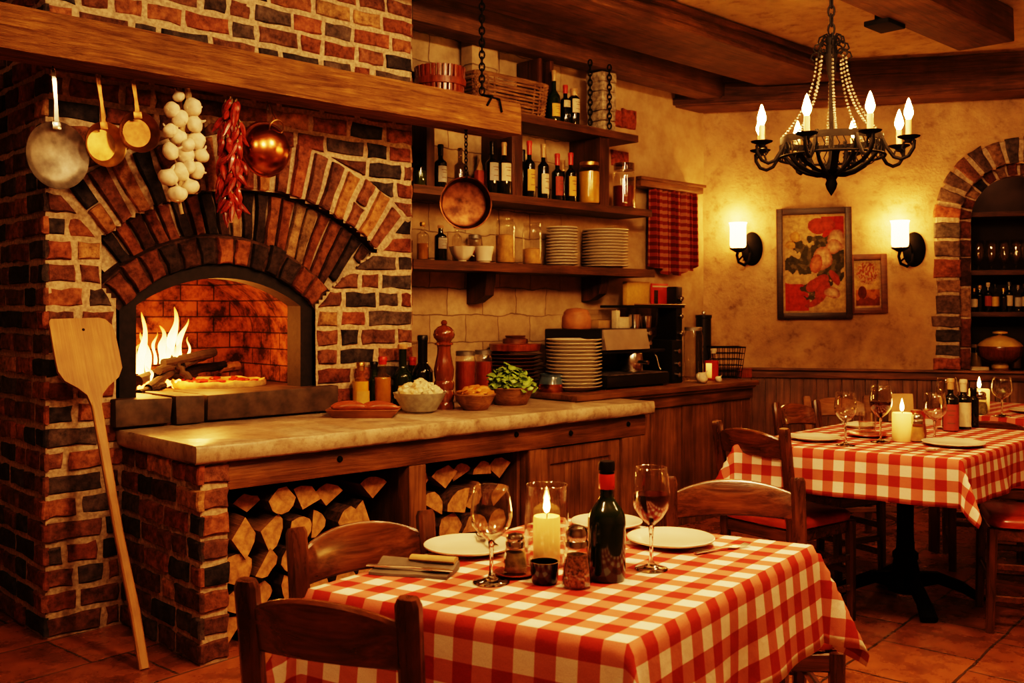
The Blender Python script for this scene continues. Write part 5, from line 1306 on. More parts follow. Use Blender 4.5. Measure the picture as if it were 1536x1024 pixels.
# ================================================================== tables and cloths
def cloth(name, label, L, N, Rr, K, drop, z=.762, seed=0):
    """cloth over the quad with corners L (left), N (near), Rr (right), K (far)"""
    L, N, Rr, K = [Vector((p[0], p[1])) for p in (L, N, Rr, K)]
    LA, LB = (L-N).length, (Rr-N).length; st = .0205
    cen = (L+N+Rr+K)/4
    def nrm(p, q):
        d = (q-p).normalized(); n = Vector((d.y, -d.x)); return n if n.dot((p+q)/2-cen) > 0 else -n
    nA0, nA1, nB0, nB1 = nrm(N, Rr), nrm(L, K), nrm(N, L), nrm(Rr, K)
    na, nb = int(round((LA+2*drop)/st)), int(round((LB+2*drop)/st)); rows, uv = [], []
    for i in range(na+1):
        r, us = [], []
        for j in range(nb+1):
            a, b = -drop+(LA+2*drop)*i/na, -drop+(LB+2*drop)*j/nb
            ac, bc_ = min(max(a, 0), LA), min(max(b, 0), LB); x, y = ac/LA, bc_/LB
            P = N*(1-x)*(1-y)+L*x*(1-y)+Rr*(1-x)*y+K*x*y
            oa, ob = abs(a-ac), abs(b-bc_); t = math.hypot(oa, ob); zz = z+.0012*mnoise.noise(Vector((a*6,b*6,seed)))
            if t > 1e-6:
                d1 = nA0 if a < ac else nA1; d2 = nB0 if b < bc_ else nB1
                cs, sn = oa/t, ob/t; d = (d1*cs+d2*sn).normalized(); cr = 2*cs*sn
                along = b if oa > ob else a
                rip = .016*math.sin(along*17+seed)*math.sin(along*6+seed*2)*(t/drop)**1.5*(1-cr)
                outw = .010*(1-math.exp(-t/.010))+t*(.07+.33*cr**2)+rip+.02*cr*math.sin(cs*9)*(t/drop)
                outw = min(outw, t*.92+.004); P = P+d*outw; zz = z-math.sqrt(max(0, t*t-(outw*.9)**2))+ .004*mnoise.noise(Vector((a*4,b*4,seed)))*t/drop
                if t < .02: zz = z-.5*t*t/.02
            r.append((P.x, P.y, zz)); us.append((a+5, b+5))
        rows.append(r); uv.append(us)
    mb = MB(); mb.sheet(rows, uv=uv); o = mb.build(name, [M['cloth']], None, 0)
    sol = o.modifiers.new('thickness', 'SOLIDIFY'); sol.thickness = .0016; sol.offset = -1
    return tag(o, label, 'tablecloth')
def quad_top(mb, pts, z0, z1, ins):
    c = sum((Vector(p) for p in pts), Vector((0,0)))/4; q = [Vector(p)+(c-Vector(p)).normalized()*ins for p in pts]
    mb.prism([(p.x, p.y) for p in q], z0, z1)
TL, TN, TR, TK = (-.40,1.965), (.19,1.64), (.70,2.33), (.11,2.655)
t = thing('dining_table', 'square wooden dining table under the nearest checked cloth', 'table')
mb = MB(); quad_top(mb, (TL,TN,TR,TK), .722, .759, .012); mb.build('tabletop', [M['plank_x']], t)
cen = Vector((.15,2.147))
for p in (TL,TN,TR,TK):
    q = Vector(p)+(cen-Vector(p)).normalized()*(.21 if p is TL else .10); mb = MB(); mb.bar([(q.x,q.y,0),(q.x,q.y,.721)], .055, .055, (.85,-.5,0)); mb.build('leg', [M['chair_z']], t)
cloth('tablecloth', 'red gingham tablecloth on the nearest table with bottle and hurricane candle', TL, TN, TR, TK, .225, .763, 1)
SL, SN, SR, SK = (.927,4.125), (1.643,3.667), (2.42,4.50), (1.71,4.96)
t = thing('pedestal_table', 'black iron pedestal table under the second checked cloth', 'table')
mb = MB(); quad_top(mb, (SL,SN,SR,SK), .722, .759, .012); mb.build('tabletop', [M['plank_x']], t)
pc = (1.77,4.50); mb = MB(); mb.lathe([(0,.04),(.075,.05),(.08,.10),(.06,.14),(.05,.19),(.055,.20),(.055,.22),(.04,.235),(.036,.30),(.036,.69),(.06,.70),(.06,.721),(0,.721)], 24, c=(*pc,0)); mb.build('column', [M['iron']], t)
for k in range(4):
    a = math.radians(-95+90*k); d = Vector((math.cos(a), math.sin(a), 0)); s_ = Vector((-d.y, d.x, 0))
    mb = MB(); mb.bar([Vector((*pc,.10))+d*.04, Vector((*pc,.11))+d*.14, Vector((*pc,.07))+d*.25, Vector((*pc,.018))+d*.33], [.06,.055,.055,.07], [.07,.05,.045,.034], s_); mb.build('foot', [M['iron']], t)
cloth('tablecloth', 'red gingham tablecloth on the second table under the chandelier', SL, SN, SR, SK, .18, .763, 4)
QN, QL, QR, QK = (2.62,5.02), (2.20,5.42), (3.25,5.62), (2.80,6.05)
t = thing('dining_table', 'far table under a checked cloth by the alcove wainscot', 'table'); mb = MB(); quad_top(mb, (QL,QN,QR,QK), .722, .759, .012); mb.build('tabletop', [M['plank_x']], t)
qc = Vector((2.72,5.53))
for p in (QL,QN,QR,QK):
    q = Vector(p)+(qc-Vector(p)).normalized()*.10; mb = MB(); mb.bar([(q.x,q.y,0),(q.x,q.y,.721)], .055, .055, (.85,-.5,0)); mb.build('leg', [M['chair_z']], t)
cloth('tablecloth', 'red gingham tablecloth on the far table by the alcove', QL, QN, QR, QK, .18, .763, 7)
# ================================================================== chairs
def chair(label, mid, face, w=.345, h=.84, seatm='vinyl', wz='chair_z', wx='chair_x', group='dining chairs'):
    """mid: midpoint of the back posts at their tops; face: way the sitter looks"""
    f = Vector((face[0], face[1])).normalized(); rz = math.atan2(f.y, f.x)-PI/2
    t = thing('dining_chair', label, 'chair', (mid[0]+f.x*.055, mid[1]+f.y*.055, 0), rz, group)
    lean = lambda z: -.055*max(0, (z-.44)/(h-.44))**1.2
    for s in (-1, 1):
        mb = MB(); zs = (0,.2,.44,.6,.75,h-.012,h); mb.bar([(s*w/2*(1+.03*(z/h)), lean(z)-(.02*(1-z/.44) if z < .44 else 0), z) for z in zs], [.036,.038,.042,.042,.043,.045,.034], [.034,.036,.044,.040,.036,.034,.026]); mb.build('post', [M[wz]], t)
        mb = MB(); mb.bar([(s*(w/2+.01),.385,0),(s*(w/2+.012),.38,.2),(s*(w/2+.012),.375,.425)], [.032,.036,.040], [.032,.036,.040]); mb.build('leg', [M[wz]], t)
    def rail(zlo, zhi, arch, bow, th, name, dip=0):
        mb = MB(); n = 18; rows = []
        for i in range(n+1):
            x = -1+2*i/n; xx = x*(w/2-.012); b = -bow*(1-x*x)
            z1 = zhi+arch*(1-abs(x)**2.2); z0 = zlo+dip*(1-x*x)
            y0, y1 = lean(z0)+b, lean(z1)+b; ct = .006
            rows.append([(xx,y0-th/2,z0+ct),(xx,y0-th/2+ct,z0),(xx,y0+th/2-ct,z0),(xx,y0+th/2,z0+ct),(xx,y1+th/2,z1-ct),(xx,y1+th/2-ct,z1),(xx,y1-th/2+ct,z1),(xx,y1-th/2,z1-ct)])
        g = mb.sheet(rows, cu=True); mb.f(g[0]); mb.f(g[-1]); mb.build(name, [M[wx]], t)
    rail(h-.125, h-.045, .032, .038, .022, 'crest_rail', .006)
    rail(h-.285, h-.235, .012, .034, .018, 'back_slat', .012)
    mb = MB(); n = 40; rows = []
    for zz, k in ((.428,.93),(.432,.985),(.446,1.0),(.462,.985),(.470,.93),(.474,.7),(.476,.35)):
        r = []
        for i in range(n):
            a = 2*PI*i/n; c, s = math.cos(a), math.sin(a); e = .28
            r.append((math.copysign(abs(c)**e, c)*(w/2+.034)*k*(1-.0), .185+math.copysign(abs(s)**e, s)*.205*k, zz))
        rows.append(r)
    g = mb.sheet(rows, cu=True); mb.f(g[0]); mb.f(g[-1]); mb.build('seat', [M[seatm]], t, 50)
    mb = MB()
    mb.bar([(-w/2,.372,.398),(w/2,.372,.398)], .05, .022, (0,0,1)); mb.bar([(-w/2,.0,.398),(w/2,.0,.398)], .05, .022, (0,0,1))
    for s in (-1, 1): mb.bar([(s*w/2,.0,.398),(s*w/2,.37,.398)], .05, .022, (0,0,1))
    mb.build('seat_frame', [M[wx]], t)
    for z in (.14, .27):
        for s in (-1, 1):
            mb = MB(); mb.bar([(s*w/2,-.012,z),(s*(w/2+.01),.375,z)], .028, .018, (0,0,1)); mb.build('stretcher', [M[wx]], t)
    mb = MB(); mb.bar([(-w/2,.378,.21),(w/2,.378,.21)], .028, .018, (0,0,1)); mb.build('stretcher', [M[wx]], t)
    mb = MB(); mb.bar([(-w/2,-.01,.24),(w/2,-.01,.24)], .028, .018, (0,0,1)); mb.build('stretcher', [M[wx]], t)
    return t
def chair_px(label, u0, v0, u1, v1, face_sign, h=.84, **k):
    a, b = on_z(u0, v0, h), on_z(u1, v1, h); d = (b-a); w = d.length; n = Vector((-d.y, d.x)).normalized()*face_sign
    return chair(label, ((a.x+b.x)/2, (a.y+b.y)/2), n, w=w*.97, h=h, **k)
chair_px('dark ladder-back chair nearest the camera with its back to us', 362,872, 606,900, 1).scale = (1,.74,1)
chair_px('dark ladder-back chair at the firewood side of the nearest table', 440,789, 633,763, -1).scale = (1,.74,1)
chair_px('glossy bow-backed chair across the nearest table, facing us beyond the bottle', 1004,714, 1196,716, -1, h=.805)
chair('red-seated ladder-back chair tucked in at the left of the second table', (.975,4.11), (.80,.60), w=.34)
chair('red-seated chair at the right edge of the picture beside the second table', (2.42,4.10), (-.86,.30), w=.36)
chair('small dark chair beyond the second table near the wainscot', (1.465,5.16), (.45,-.9), w=.26, h=.84)
chair('pale wooden chair half hidden behind the empty wine glass of the second table', (1.93,5.95), (.1,-1), w=.36, h=.80, wz='pale_x', wx='pale_x')
chair('dark chair between the second table and the far table', (2.36,4.93), (.35,.94), w=.34, h=.78)
# ================================================================== tableware
ZT = .7635
def wineglass(label, loc, h, r, wine=None, group='wine glasses', green=False):
    t = thing('wine_glass', label, 'wine glass', loc, 0, group)
    st = h*.44; mb = MB()
    bowlp = [(.004,st-.004),(.012,st+.004),(r*.55,st+h*.06),(r*.90,st+h*.16),(r,st+h*.25),(r*.98,st+h*.34),(r*.90,st+h*.46),(r*.82,h)]
    mb.lathe(bowlp+[(r*.80,h+.0005),(r*.78,h-.001)]+[(max(x-.0016,.0005), z+.0014) for x, z in bowlp[::-1][1:]], 40); mb.build('bowl', [M['glass']], t, 0)
    mb = MB(); mb.lathe([(0,st+.002),(.0065,st-.002),(.0045,st-.02),(.0038,st*.5),(.0045,.022),(.008,.010)], 16); mb.build('stem', [M['glass_stem']], t, 0)
    mb = MB(); mb.lathe([(.007,.012),(r*.45,.006),(r*.86,.0025),(r*.88,.001),(r*.86,0),(0,.0)], 32); mb.build('foot', [M['glass_stem']], t, 0)
    if wine:
        zf = st+h*wine; pr = [(0,st+.004)]+[(max(x-.003,.001), z+.002) for x, z in bowlp[1:] if z+.002 < zf]
        zs = [z for _, z in bowlp]; xs = [x for x, _ in bowlp]
        for (xa, za), (xb, zb_) in zip(bowlp, bowlp[1:]):
            if za <= zf <= zb_: rl = xa+(xb-xa)*(zf-za)/(zb_-za)-.003
        mb = MB(); mb.lathe(pr+[(rl,zf),(0,zf-.0005)], 36); mb.build('wine', [M['wine']], t, 60)
    return t
def glass_solid(name):
    m, nt, b = _new(name); _set(b, Roughness=.0, IOR=1.45); b.inputs['Transmission Weight'].default_value = 1.0; b.inputs['Base Color'].default_value = (.97,.96,.93,1); return m
M['glass_stem'] = glass_solid('solid_glass')
wineglass('empty wine glass left of the hurricane candle on the nearest table', on_z(737,873,ZT), .192, .0425)
wineglass('wine glass half full of red wine right of the dark bottle on the nearest table', on_z(977,853,ZT), .215, .040, .30)
def plate(label, loc, r): o = plate_mb(r, .016).build('dinner_plate', [M['ceramic']], None, loc=loc); return tag(o, label, 'plate', 'plates on the tables')
plate('white plate with a fork at the left of the nearest table', on_z(703,826,ZT), .102)
plate('white plate right of the red wine glass on the nearest table', on_z(1006,815,ZT), .102)
plate('white plate behind the bottle and hurricane candle on the nearest table', on_z(910,790,ZT), .09)
def flame(parent, z, s=1.0):
    mb = MB(); mb.lathe([(0,0),(.005*s,.004*s),(.0075*s,.012*s),(.0065*s,.022*s),(.003*s,.036*s),(0,.048*s)], 12); o = mb.build('flame', [M['flame']], parent, 0, loc=(0,0,z)); return o
def candle(label, loc, r, h, fs=1.0, group='pillar candles'):
    t = thing('pillar_candle', label, 'candle', loc, 0, group)
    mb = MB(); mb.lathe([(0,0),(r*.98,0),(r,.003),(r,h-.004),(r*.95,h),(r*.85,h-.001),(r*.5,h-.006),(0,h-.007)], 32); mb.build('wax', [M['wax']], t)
    mb = MB(); mb.tube([(0,0,h-.008),(.001,0,h+.004),(.002,0,h+.012)], .0013, 6); mb.build('wick', [M['char']], t); flame(t, h+.006, fs); return t
pH = on_z(820,846,ZT)
candle('cream pillar candle burning inside the glass hurricane on the nearest table', pH+Vector((0,0,.008)), .029, .096, 1.0)
t = thing('hurricane_glass', 'clear glass hurricane around the burning candle on the nearest table', 'candle holder', pH); mb = MB(); r = .047
mb.lathe([(0,.001),(r*.80,.0),(r*.9,.006),(r*1.0,.03),(r*1.02,.08),(r*.98,.13),(r*.93,.168),(r*.95,.172),(r*.90,.171),(r*.95,.13),(r*.98,.08),(r*.95,.03),(r*.85,.008),(0,.006)], 44); mb.build('chimney', [M['glass']], t, 0)
bottle('wine_bottle', 'dark wine bottle with red neck band on the nearest table', 'bottle', on_z(910,868,ZT), .237, .0385, 'green_bottle', .0135, .49, 'black_foil', None, (.1,.4), None, None, .80, 0, .24)
t_ = [o for o in bpy.data.objects if o.name.startswith('wine_bottle')][-1]
wb = max((o for o in bpy.data.objects if o.get('label','').startswith('dark wine bottle with red neck')), key=lambda o: 1)
mb = MB(); mb.lathe([(.0160,.237*.775),(.0166,.237*.78),(.0166,.237*.90),(.0160,.237*.905)], 24); mb.build('neck_band', [M['red_foil']], wb)
def shaker(label, loc, r, h, fill, group='glass shakers'):
    t = thing('shaker', label, 'shaker', loc, 0, group); hb = h*.66
    mb = MB(); mb.lathe([(0,.002),(r,.0),(r*1.02,.006),(r*.92,hb*.5),(r*.74,hb),(r*.66,hb+.004)], 12); mb.build('glass_body', [M['glass']], t, 20)
    mb = MB(); mb.lathe([(0,.005),(r*.9,.005),(r*.93,.01),(r*.84,hb*.5),(r*.72,hb*.8),(0,hb*.82)], 16); mb.build('contents', [fill], t)
    mb = MB(); mb.lathe([(r*.70,hb-.002),(r*.78,hb),(r*.78,hb+.01),(r*.70,hb+.013),(r*.75,hb+.017),(r*.74,h*.9),(r*.6,h*.97),(r*.3,h),(0,h)], 24); mb.build('metal_cap', [M['steel']], t); return t
p = on_z(773,862,ZT)
t = thing('saucer', 'small reddish glass saucer under the herb shaker', 'saucer', p); mb = MB(); mb.lathe([(0,.0),(.028,.0),(.045,.007),(.044,.009),(.028,.004),(0,.004)], 28); mb.build('dish', [M['lacquer']], t)
shaker('glass shaker of dried herbs standing on the red saucer', p+Vector((0,0,.0045)), .026, .082, M['herb'])
shaker('glass shaker of mixed peppercorns with steel cap in front of the dark bottle', on_z(865,880,ZT), .029, .122, M['pepper'])
for o in bpy.data.objects:
    if o.name.startswith('contents') and o.data.materials[0] == M['pepper']:
        o.data.materials[0] = paint('peppercorn_mix', (.40,.20,.07), .6, 0, .9, 190, .8, 0, (.05,.02,.01))
t = thing('votive_cup', 'small dark glass votive cup in front of the hurricane candle', 'cup', on_z(817,874,ZT)); mb = MB(); r = .0285; mb.lathe([(0,.0),(r*.85,.0),(r*.95,.006),(r,.03),(r*1.02,.044),(r*.93,.044),(r*.9,.03),(r*.8,.008),(0,.007)], 32); mb.build('cup', [M['black_bottle']], t)
def cutlery(name, label, loc, rot, kind, L=.17, tilt=0.0, group='cutlery'):
    t = thing(name, label, kind, loc, rot, group); mb = MB()
    mb.bar([(-L/2,0,.003),(-L*.3,0,.004),(.0,0,.005),(L*.14,0,.004)], [.012,.011,.006,.006], [.003]*4, (0,1,0)); mb.build('handle', [M['steel']], t)
    mb = MB()
    if kind == 'fork':
        mb.bar([(L*.13,0,.004),(L*.2,0,.003),(L*.30,0,.003)], [.006,.02,.022], [.0025]*3, (0,1,0))
        for k in range(4): mb.bar([(L*.29,-.0085+.0057*k,.003),(L*.40,-.0085+.0057*k,.0025),(L*.5,-.0085+.0057*k,.006)], .0032, .002, (0,1,0))
        mb.build('tines', [M['steel']], t)
    else:
        mb.bar([(L*.13,0,.004),(L*.2,.002,.004),(L*.42,.002,.003),(L*.5,-.004,.003)], [.008,.017,.017,.004], [.002]*4, (0,1,0)); mb.build('blade', [M['steel']], t)
    return t
cutlery('fork', 'steel fork lying right of the white plate on the nearest table', on_z(1083,825,ZT), .55, 'fork', .16)
cutlery('fork', 'small fork resting on the left white plate', on_z(718,823,ZT)+Vector((.02,.01,.016)), 1.9, 'fork', .13)
p = on_z(622,858,ZT)
t = thing('napkin', 'dark folded napkin rolled around cutlery at the left of the nearest table', 'napkin', p, -.28)
mb = MB(); rows = []
for i in range(13):
    x = -.085+.17*i/12; rows.append([(x, y+.004*math.sin(x*30), z+.002*mnoise.noise(Vector((x*30,y*60,2)))) for y, z in ((-.042,.001),(-.04,.006),(-.012,.009),(.01,.012),(.026,.020),(.036,.021),(.042,.012),(.036,.003),(.0,.001))])
g = mb.sheet(rows, cu=True); mb.f(g[0]); mb.f(g[-1]); mb.build('cloth', [M['napkin']], t)
mb = MB(); mb.tube([(-.02,.032,.022),(.03,.032,.022),(.08,.032,.022)], [.014,.015,.015], 14, flat=.5); mb.build('rolled_edge', [M['card']], t)
cutlery('knife', 'dinner knife lying on the dark napkin', p+Vector((-.008,-.018,.0105)), -.26, 'knife', .19)
# second table
wineglass('empty wine glass at the left of the second table', on_z(1268,668,ZT), .215, .044)
wineglass('wine glass of red wine left of the candle on the second table', on_z(1321,663,ZT), .235, .046, .28)
wineglass('empty wine glass right of the candle on the second table', on_z(1402,662,ZT), .20, .048)
wineglass('tall empty wine glass behind the two bottles of the second table', on_z(1421,645,ZT)+Vector((.02,.05,0)), .235, .05)
candle('lit pillar candle in the middle of the second table', on_z(1353,661,ZT), .040, .118, 1.15)
plate('pale plate at the left end of the second table', on_z(1223,660,ZT), .105)
plate('white plate at the right front of the second table', on_z(1430,668,ZT), .12)
plate('plate on the far left edge of the second table', on_z(1288,641,ZT), .075)
p = on_z(1318,660,ZT)+Vector((-.005,.12,0))
t = thing('saucer', 'red saucer under the tumbler on the second table', 'saucer', p); mb = MB(); mb.lathe([(0,0),(.05,0),(.085,.012),(.083,.015),(.05,.005),(0,.004)], 32); mb.build('dish', [M['vinyl']], t)
t = thing('tumbler', 'clear tumbler standing on the red saucer of the second table', 'glass', p+Vector((0,0,.0055))); mb = MB(); mb.lathe([(0,.003),(.034,.0),(.036,.01),(.036,.10),(.034,.10),(.033,.012),(0,.01)], 28); mb.build('vessel', [M['glass']], t)
shaker('steel-capped glass sugar shaker right of the candle on the second table', on_z(1375,662,ZT), .034, .115, M['pasta'])
t = thing('shaker', 'brown glass jar behind the sugar shaker on the second table', 'jar', on_z(1387,660,ZT)+Vector((.0,.09,0))); mb = MB(); mb.lathe([(0,0),(.04,0),(.044,.02),(.034,.08),(.02,.105),(.022,.118),(0,.12)], 24); mb.build('jar_body', [M['lacquer']], t)
cutlery('knife', 'dinner knife in front of the right plate of the second table', on_z(1422,677,ZT), .0, 'knife', .17)
cutlery('fork', 'fork left of the right plate on the second table', on_z(1383,676,ZT), .15, 'fork', .12)
bottle('wine_bottle', 'brown-labelled wine bottle on the second table, left of the white-labelled one', 'bottle', on_z(1426,646,ZT), .235, .036, 'black_bottle', .013, .60, 'tan_foil', 'label_red', (.02,.52), None, None, .8, -.35)
bottle('wine_bottle', 'wine bottle with white label and pale capsule on the second table', 'bottle', on_z(1445,643,ZT), .225, .036, 'black_bottle', .014, .60, 'label_cream', 'label_cream', (.06,.55), None, None, .76, -.35, ink=False)
bottle('pepper_bottle', 'slim black bottle right of the white-labelled bottle on the second table', 'bottle', on_z(1460,640,ZT), .18, .024, 'black_bottle', .012, .7, 'black_foil', None, (.1,.4))
t = thing('menu_card', 'tan folded card standing at the back of the second table', 'card', on_z(1352,633,ZT), -.1); mb = MB()
mb.box((0,-.018,.07),(.105,.003,.14),0,0,Matrix.Rotation(-.2,4,'X')); mb.box((0,.018,.07),(.105,.003,.14),0,0,Matrix.Rotation(.2,4,'X')); mb.build('card', [M['card']], t)
# far table
candle('lit pillar candle on the far table in front of the alcove', on_z(1479,620,ZT)+Vector((.02,.12,0)), .052, .12, 1.3)
shaker('squat glass jar in front of the candle on the far table', on_z(1470,621,ZT), .04, .12, M['herb'])
wineglass('empty wine glass at the right of the far table', on_z(1503,624,ZT), .20, .05)
plate('plate on the far table right of its candle', on_z(1530,622,ZT)+Vector((.12,.12,0)), .11)
# ================================================================== chandelier
cl = Vector((1.405,4.4,0)); S = 4.4/1500
zz = lambda v: H+(CY-v)*S
t = thing('chandelier', 'black wrought-iron candle chandelier with eight lit bulbs hanging from the ceiling', 'chandelier', cl, math.radians(10))
mb = MB(); mb.lathe([(0,zz(294)),(.006,zz(291)),(.02,zz(283)),(.026,zz(276)),(.02,zz(270)),(.03,zz(264)),(.05,zz(256)),(.02,zz(246)),(.012,zz(235)),(.010,zz(120)),(.018,zz(110)),(.022,zz(95)),(.028,zz(80)),(.022,zz(66)),(.026,zz(58)),(.012,zz(52)),(0,zz(50))], 20); mb.build('central_stem', [M['iron']], t)
mb = MB(); chain(mb, (0,0,zz(51)), (0,0,2.846), .055, .0045, .014); mb.build('chain', [M['iron']], t)
RH = .212; mb = MB(); mb.lathe([(RH,zz(216)),(RH+.006,zz(216)),(RH+.006,zz(206)),(RH,zz(206)),(RH,zz(216))], 64)
mb.tube([((RH+.012)*math.cos(a),(RH+.012)*math.sin(a),zz(236)) for a in [2*PI*k/64 for k in range(64)]], .006, 6, closed=True)
for k in range(48):
    a = 2*PI*k/48; mb.tube([((RH+.008)*math.cos(a+o_),(RH+.008)*math.sin(a+o_),z_) for o_, z_ in ((0,zz(216)),(.06,zz(226)),(0,zz(236)))], .003, 5)
mb.build('ring', [M['iron']], t)
def rp(a, pts): return [(r*math.cos(a), r*math.sin(a), z) for r, z in pts]
for k in range(8):
    a = 2*PI*k/8; Rc = .325
    mb = MB()
    mb.tube(rp(a, [(.02,zz(262)),(.06,zz(262)),(.11,zz(257)),(.16,zz(247)),(.20,zz(232)),(.215,zz(215)),(.205,zz(205)),(.19,zz(204)),(.183,zz(210))]), [.008,.009,.009,.009,.008,.008,.007,.006,.004], 8)
    mb.tube(rp(a, [(.215,zz(212)),(.235,zz(228)),(.265,zz(243)),(.295,zz(247)),(.325,zz(243)),(.345,zz(232)),(.348,zz(222)),(.338,zz(219))]), [.007,.008,.008,.008,.008,.008,.007,.006], 8)
    mb.tube(rp(a, [(.345,zz(230)),(.325,zz(221)),(.305,zz(224)),(.298,zz(231)),(.306,zz(235)),(.312,zz(231))]), [.005,.005,.005,.005,.004,.003], 6)
    ao = mb.build('arm', [M['iron']], t)
    c = (Rc*math.cos(a), Rc*math.sin(a), 0)
    mb = MB(); mb.lathe([(0,zz(225)),(.012,zz(224)),(.018,zz(220)),(.044,zz(216.5)),(.047,zz(215)),(.040,zz(215)),(.016,zz(217)),(0,zz(217))], 24, c=c); mb.build('drip_pan', [M['iron']], ao)
    ca = MB(); ca.lathe([(0,0),(.0125,0),(.0125,.072),(.009,.075),(0,.075)], 16); co = ca.build('candle_sleeve', [M['wax_off']], t, loc=(c[0],c[1],zz(216.5)))
    bb = MB(); bb.lathe([(0,0),(.010,.002),(.018,.020),(.0185,.032),(.012,.058),(.005,.080),(0,.09)], 12); bb.build('bulb', [M['bulb']], co, 0, loc=(0,0,.0755))
    mb = MB()   # crown scroll
    a2 = a+PI/8
    for zt_, r0 in ((zz(60),.05),(zz(71),.068),(zz(84),.078)):
        mb.tube(rp(a2, [(.012,zt_),(r0*.6,zt_+.022),(r0,zt_+.012),(r0*1.1,zt_-.008),(r0*.95,zt_-.018)]), .004, 6)
    mb.build('crown_scroll', [M['iron']], t)
    mb = MB(); n = 24
    for i in range(n+1):
        x = i/n; r = .062+(.212-.062)*(x**1.55); z_ = zz(88)+(zz(205)-zz(88))*x-.03*math.sin(PI*x); mb.blob((r*math.cos(a2), r*math.sin(a2), z_), .0065, 1)
    mb.build('bead_chain', [M['steel_old']], t)
    mb = MB(); mb.bar(rp(a2, [(.205,zz(234)),(.17,zz(246)),(.10,zz(256)),(.035,zz(260))]), .03, .004, (-math.sin(a2), math.cos(a2), 0)); mb.build('basket_strap', [M['iron']], t)
# ================================================================== sconces and pictures
def sconce(label, u, v, us, vs0, vs1):
    k, _, z = on_back(u, v); t = thing('wall_sconce', label, 'wall lamp', B(k, 0, z), BANG, 'wall sconces')
    ks, _, z0 = on_back(us, vs1, .13); z1 = on_back(us, vs0, .13)[2]; dx, dz0, dz1 = ks-k, z0-z, z1-z; y = -.13
    mb = MB(); mb.M = Matrix.Diagonal((.62,1,1,1)) @ ROTX; mb.lathe([(.125,.0),(.125,.008),(.11,.018),(.06,.026),(.02,.032),(0,.034)], 32); mb.build('backplate', [M['iron']], t)
    mb = MB(); mb.tube([(-.01,-.03,-.02),(-.02,-.07,-.09),(dx*.55,-.11,-.125),(dx*.95,y,-.105),(dx*1.08,y,-.055),(dx,y,dz0-.02)], [.010,.011,.011,.010,.010,.012], 10)
    mb.tube([(dx*.95,y,-.09),(dx*.62,y,-.055),(dx*.5,y,-.08),(dx*.66,y,-.095)], [.007,.007,.006,.004], 8)
    mb.tube([(-.01,-.03,-.05),(-.03,-.06,.02),(-.045,-.07,.05),(-.06,-.065,.03)], [.009,.008,.007,.004], 8); mb.build('scroll_arm', [M['iron']], t)
    mb = MB(); mb.lathe([(0,dz0-.03),(.02,dz0-.025),(.055,dz0-.004),(.062,dz0+.004),(0,dz0+.004)], 24, c=(dx,y,0)); mb.build('cup', [M['iron']], t)
    h = dz1-dz0; mb = MB(); r = .058; mb.lathe([(r*.55,.005),(r*.9,.012),(r,.03),(r*.98,h*.8),(r*1.02,h*.93),(r*1.14,h),(r*1.08,h),(r*.94,h*.9),(r*.92,.03)], 32); mb.build('lamp_shade', [M['shade']], t, loc=(dx,y,dz0))
    L = bpy.data.lights.new('sconce_light', 'POINT'); L.energy = 4.5; L.color = (1,.45,.13); L.shadow_soft_size = .03; lo = bpy.data.objects.new('sconce_light', L); COL.objects.link(lo); lo.parent = t; lo.location = (dx, y, dz1+.035)
sconce('lit frosted-glass wall sconce left of the large flower picture', 1128,373, 1107,334,373)
sconce('lit frosted-glass wall sconce between the small picture and the brick arch', 1371,374, 1350,331,372)
def picture(name, label, u0, v0, u1, v1, fw, fm, fn, out=.012, roll=0.0, parts=True):
    a, b = on_back(u0, v1, .02), on_back(u1, v0, .02); um = (u0+u1)/2
    z0, z1 = on_back(um, v1, .02)[2], on_back(um, v0, .02)[2]; w, h = b[0]-a[0], z1-z0
    t = thing(name, label, 'picture', B((a[0]+b[0])/2, out, (z0+z1)/2), BANG); t.rotation_euler = Matrix.Rotation(BANG,4,'Z').to_euler(); t.rotation_euler[1] = roll
    mb = MB()
    for sx in (-1, 1): mb.box((sx*(w/2-fw/2),-.008,0),(fw,.03,h),0,.005); mb.box((0,-.008,sx*(h/2-fw/2)),(w-2*fw+.002,.03,fw),0,.005)
    mb.build('frame', [M[fm]], t)
    mb = MB(); iw, ih = w-2*fw, h-2*fw; nx, nz = 90, int(90*ih/iw)
    mb.sheet([[(-iw/2+iw*i/nx, .002, ih/2-ih*j/nz) for i in range(nx+1)] for j in range(nz+1)], col=lambda j, i: fn(i/nx, j/nz)); mb.build('painting', [M['canvas']], t)
def wobble(x, y, s=1): return mnoise.noise(Vector((x*6*s, y*9*s, 2.5)))*.03, mnoise.noise(Vector((x*6*s, y*9*s, 8.5)))*.03
def blobc(x, y, cx, cy, rx, ry, rot=0):
    dx, dy = x-cx, (y-cy)*1.45; c, s = math.cos(rot), math.sin(rot); return math.hypot((dx*c+dy*s)/rx, (-dx*s+dy*c)/ry)
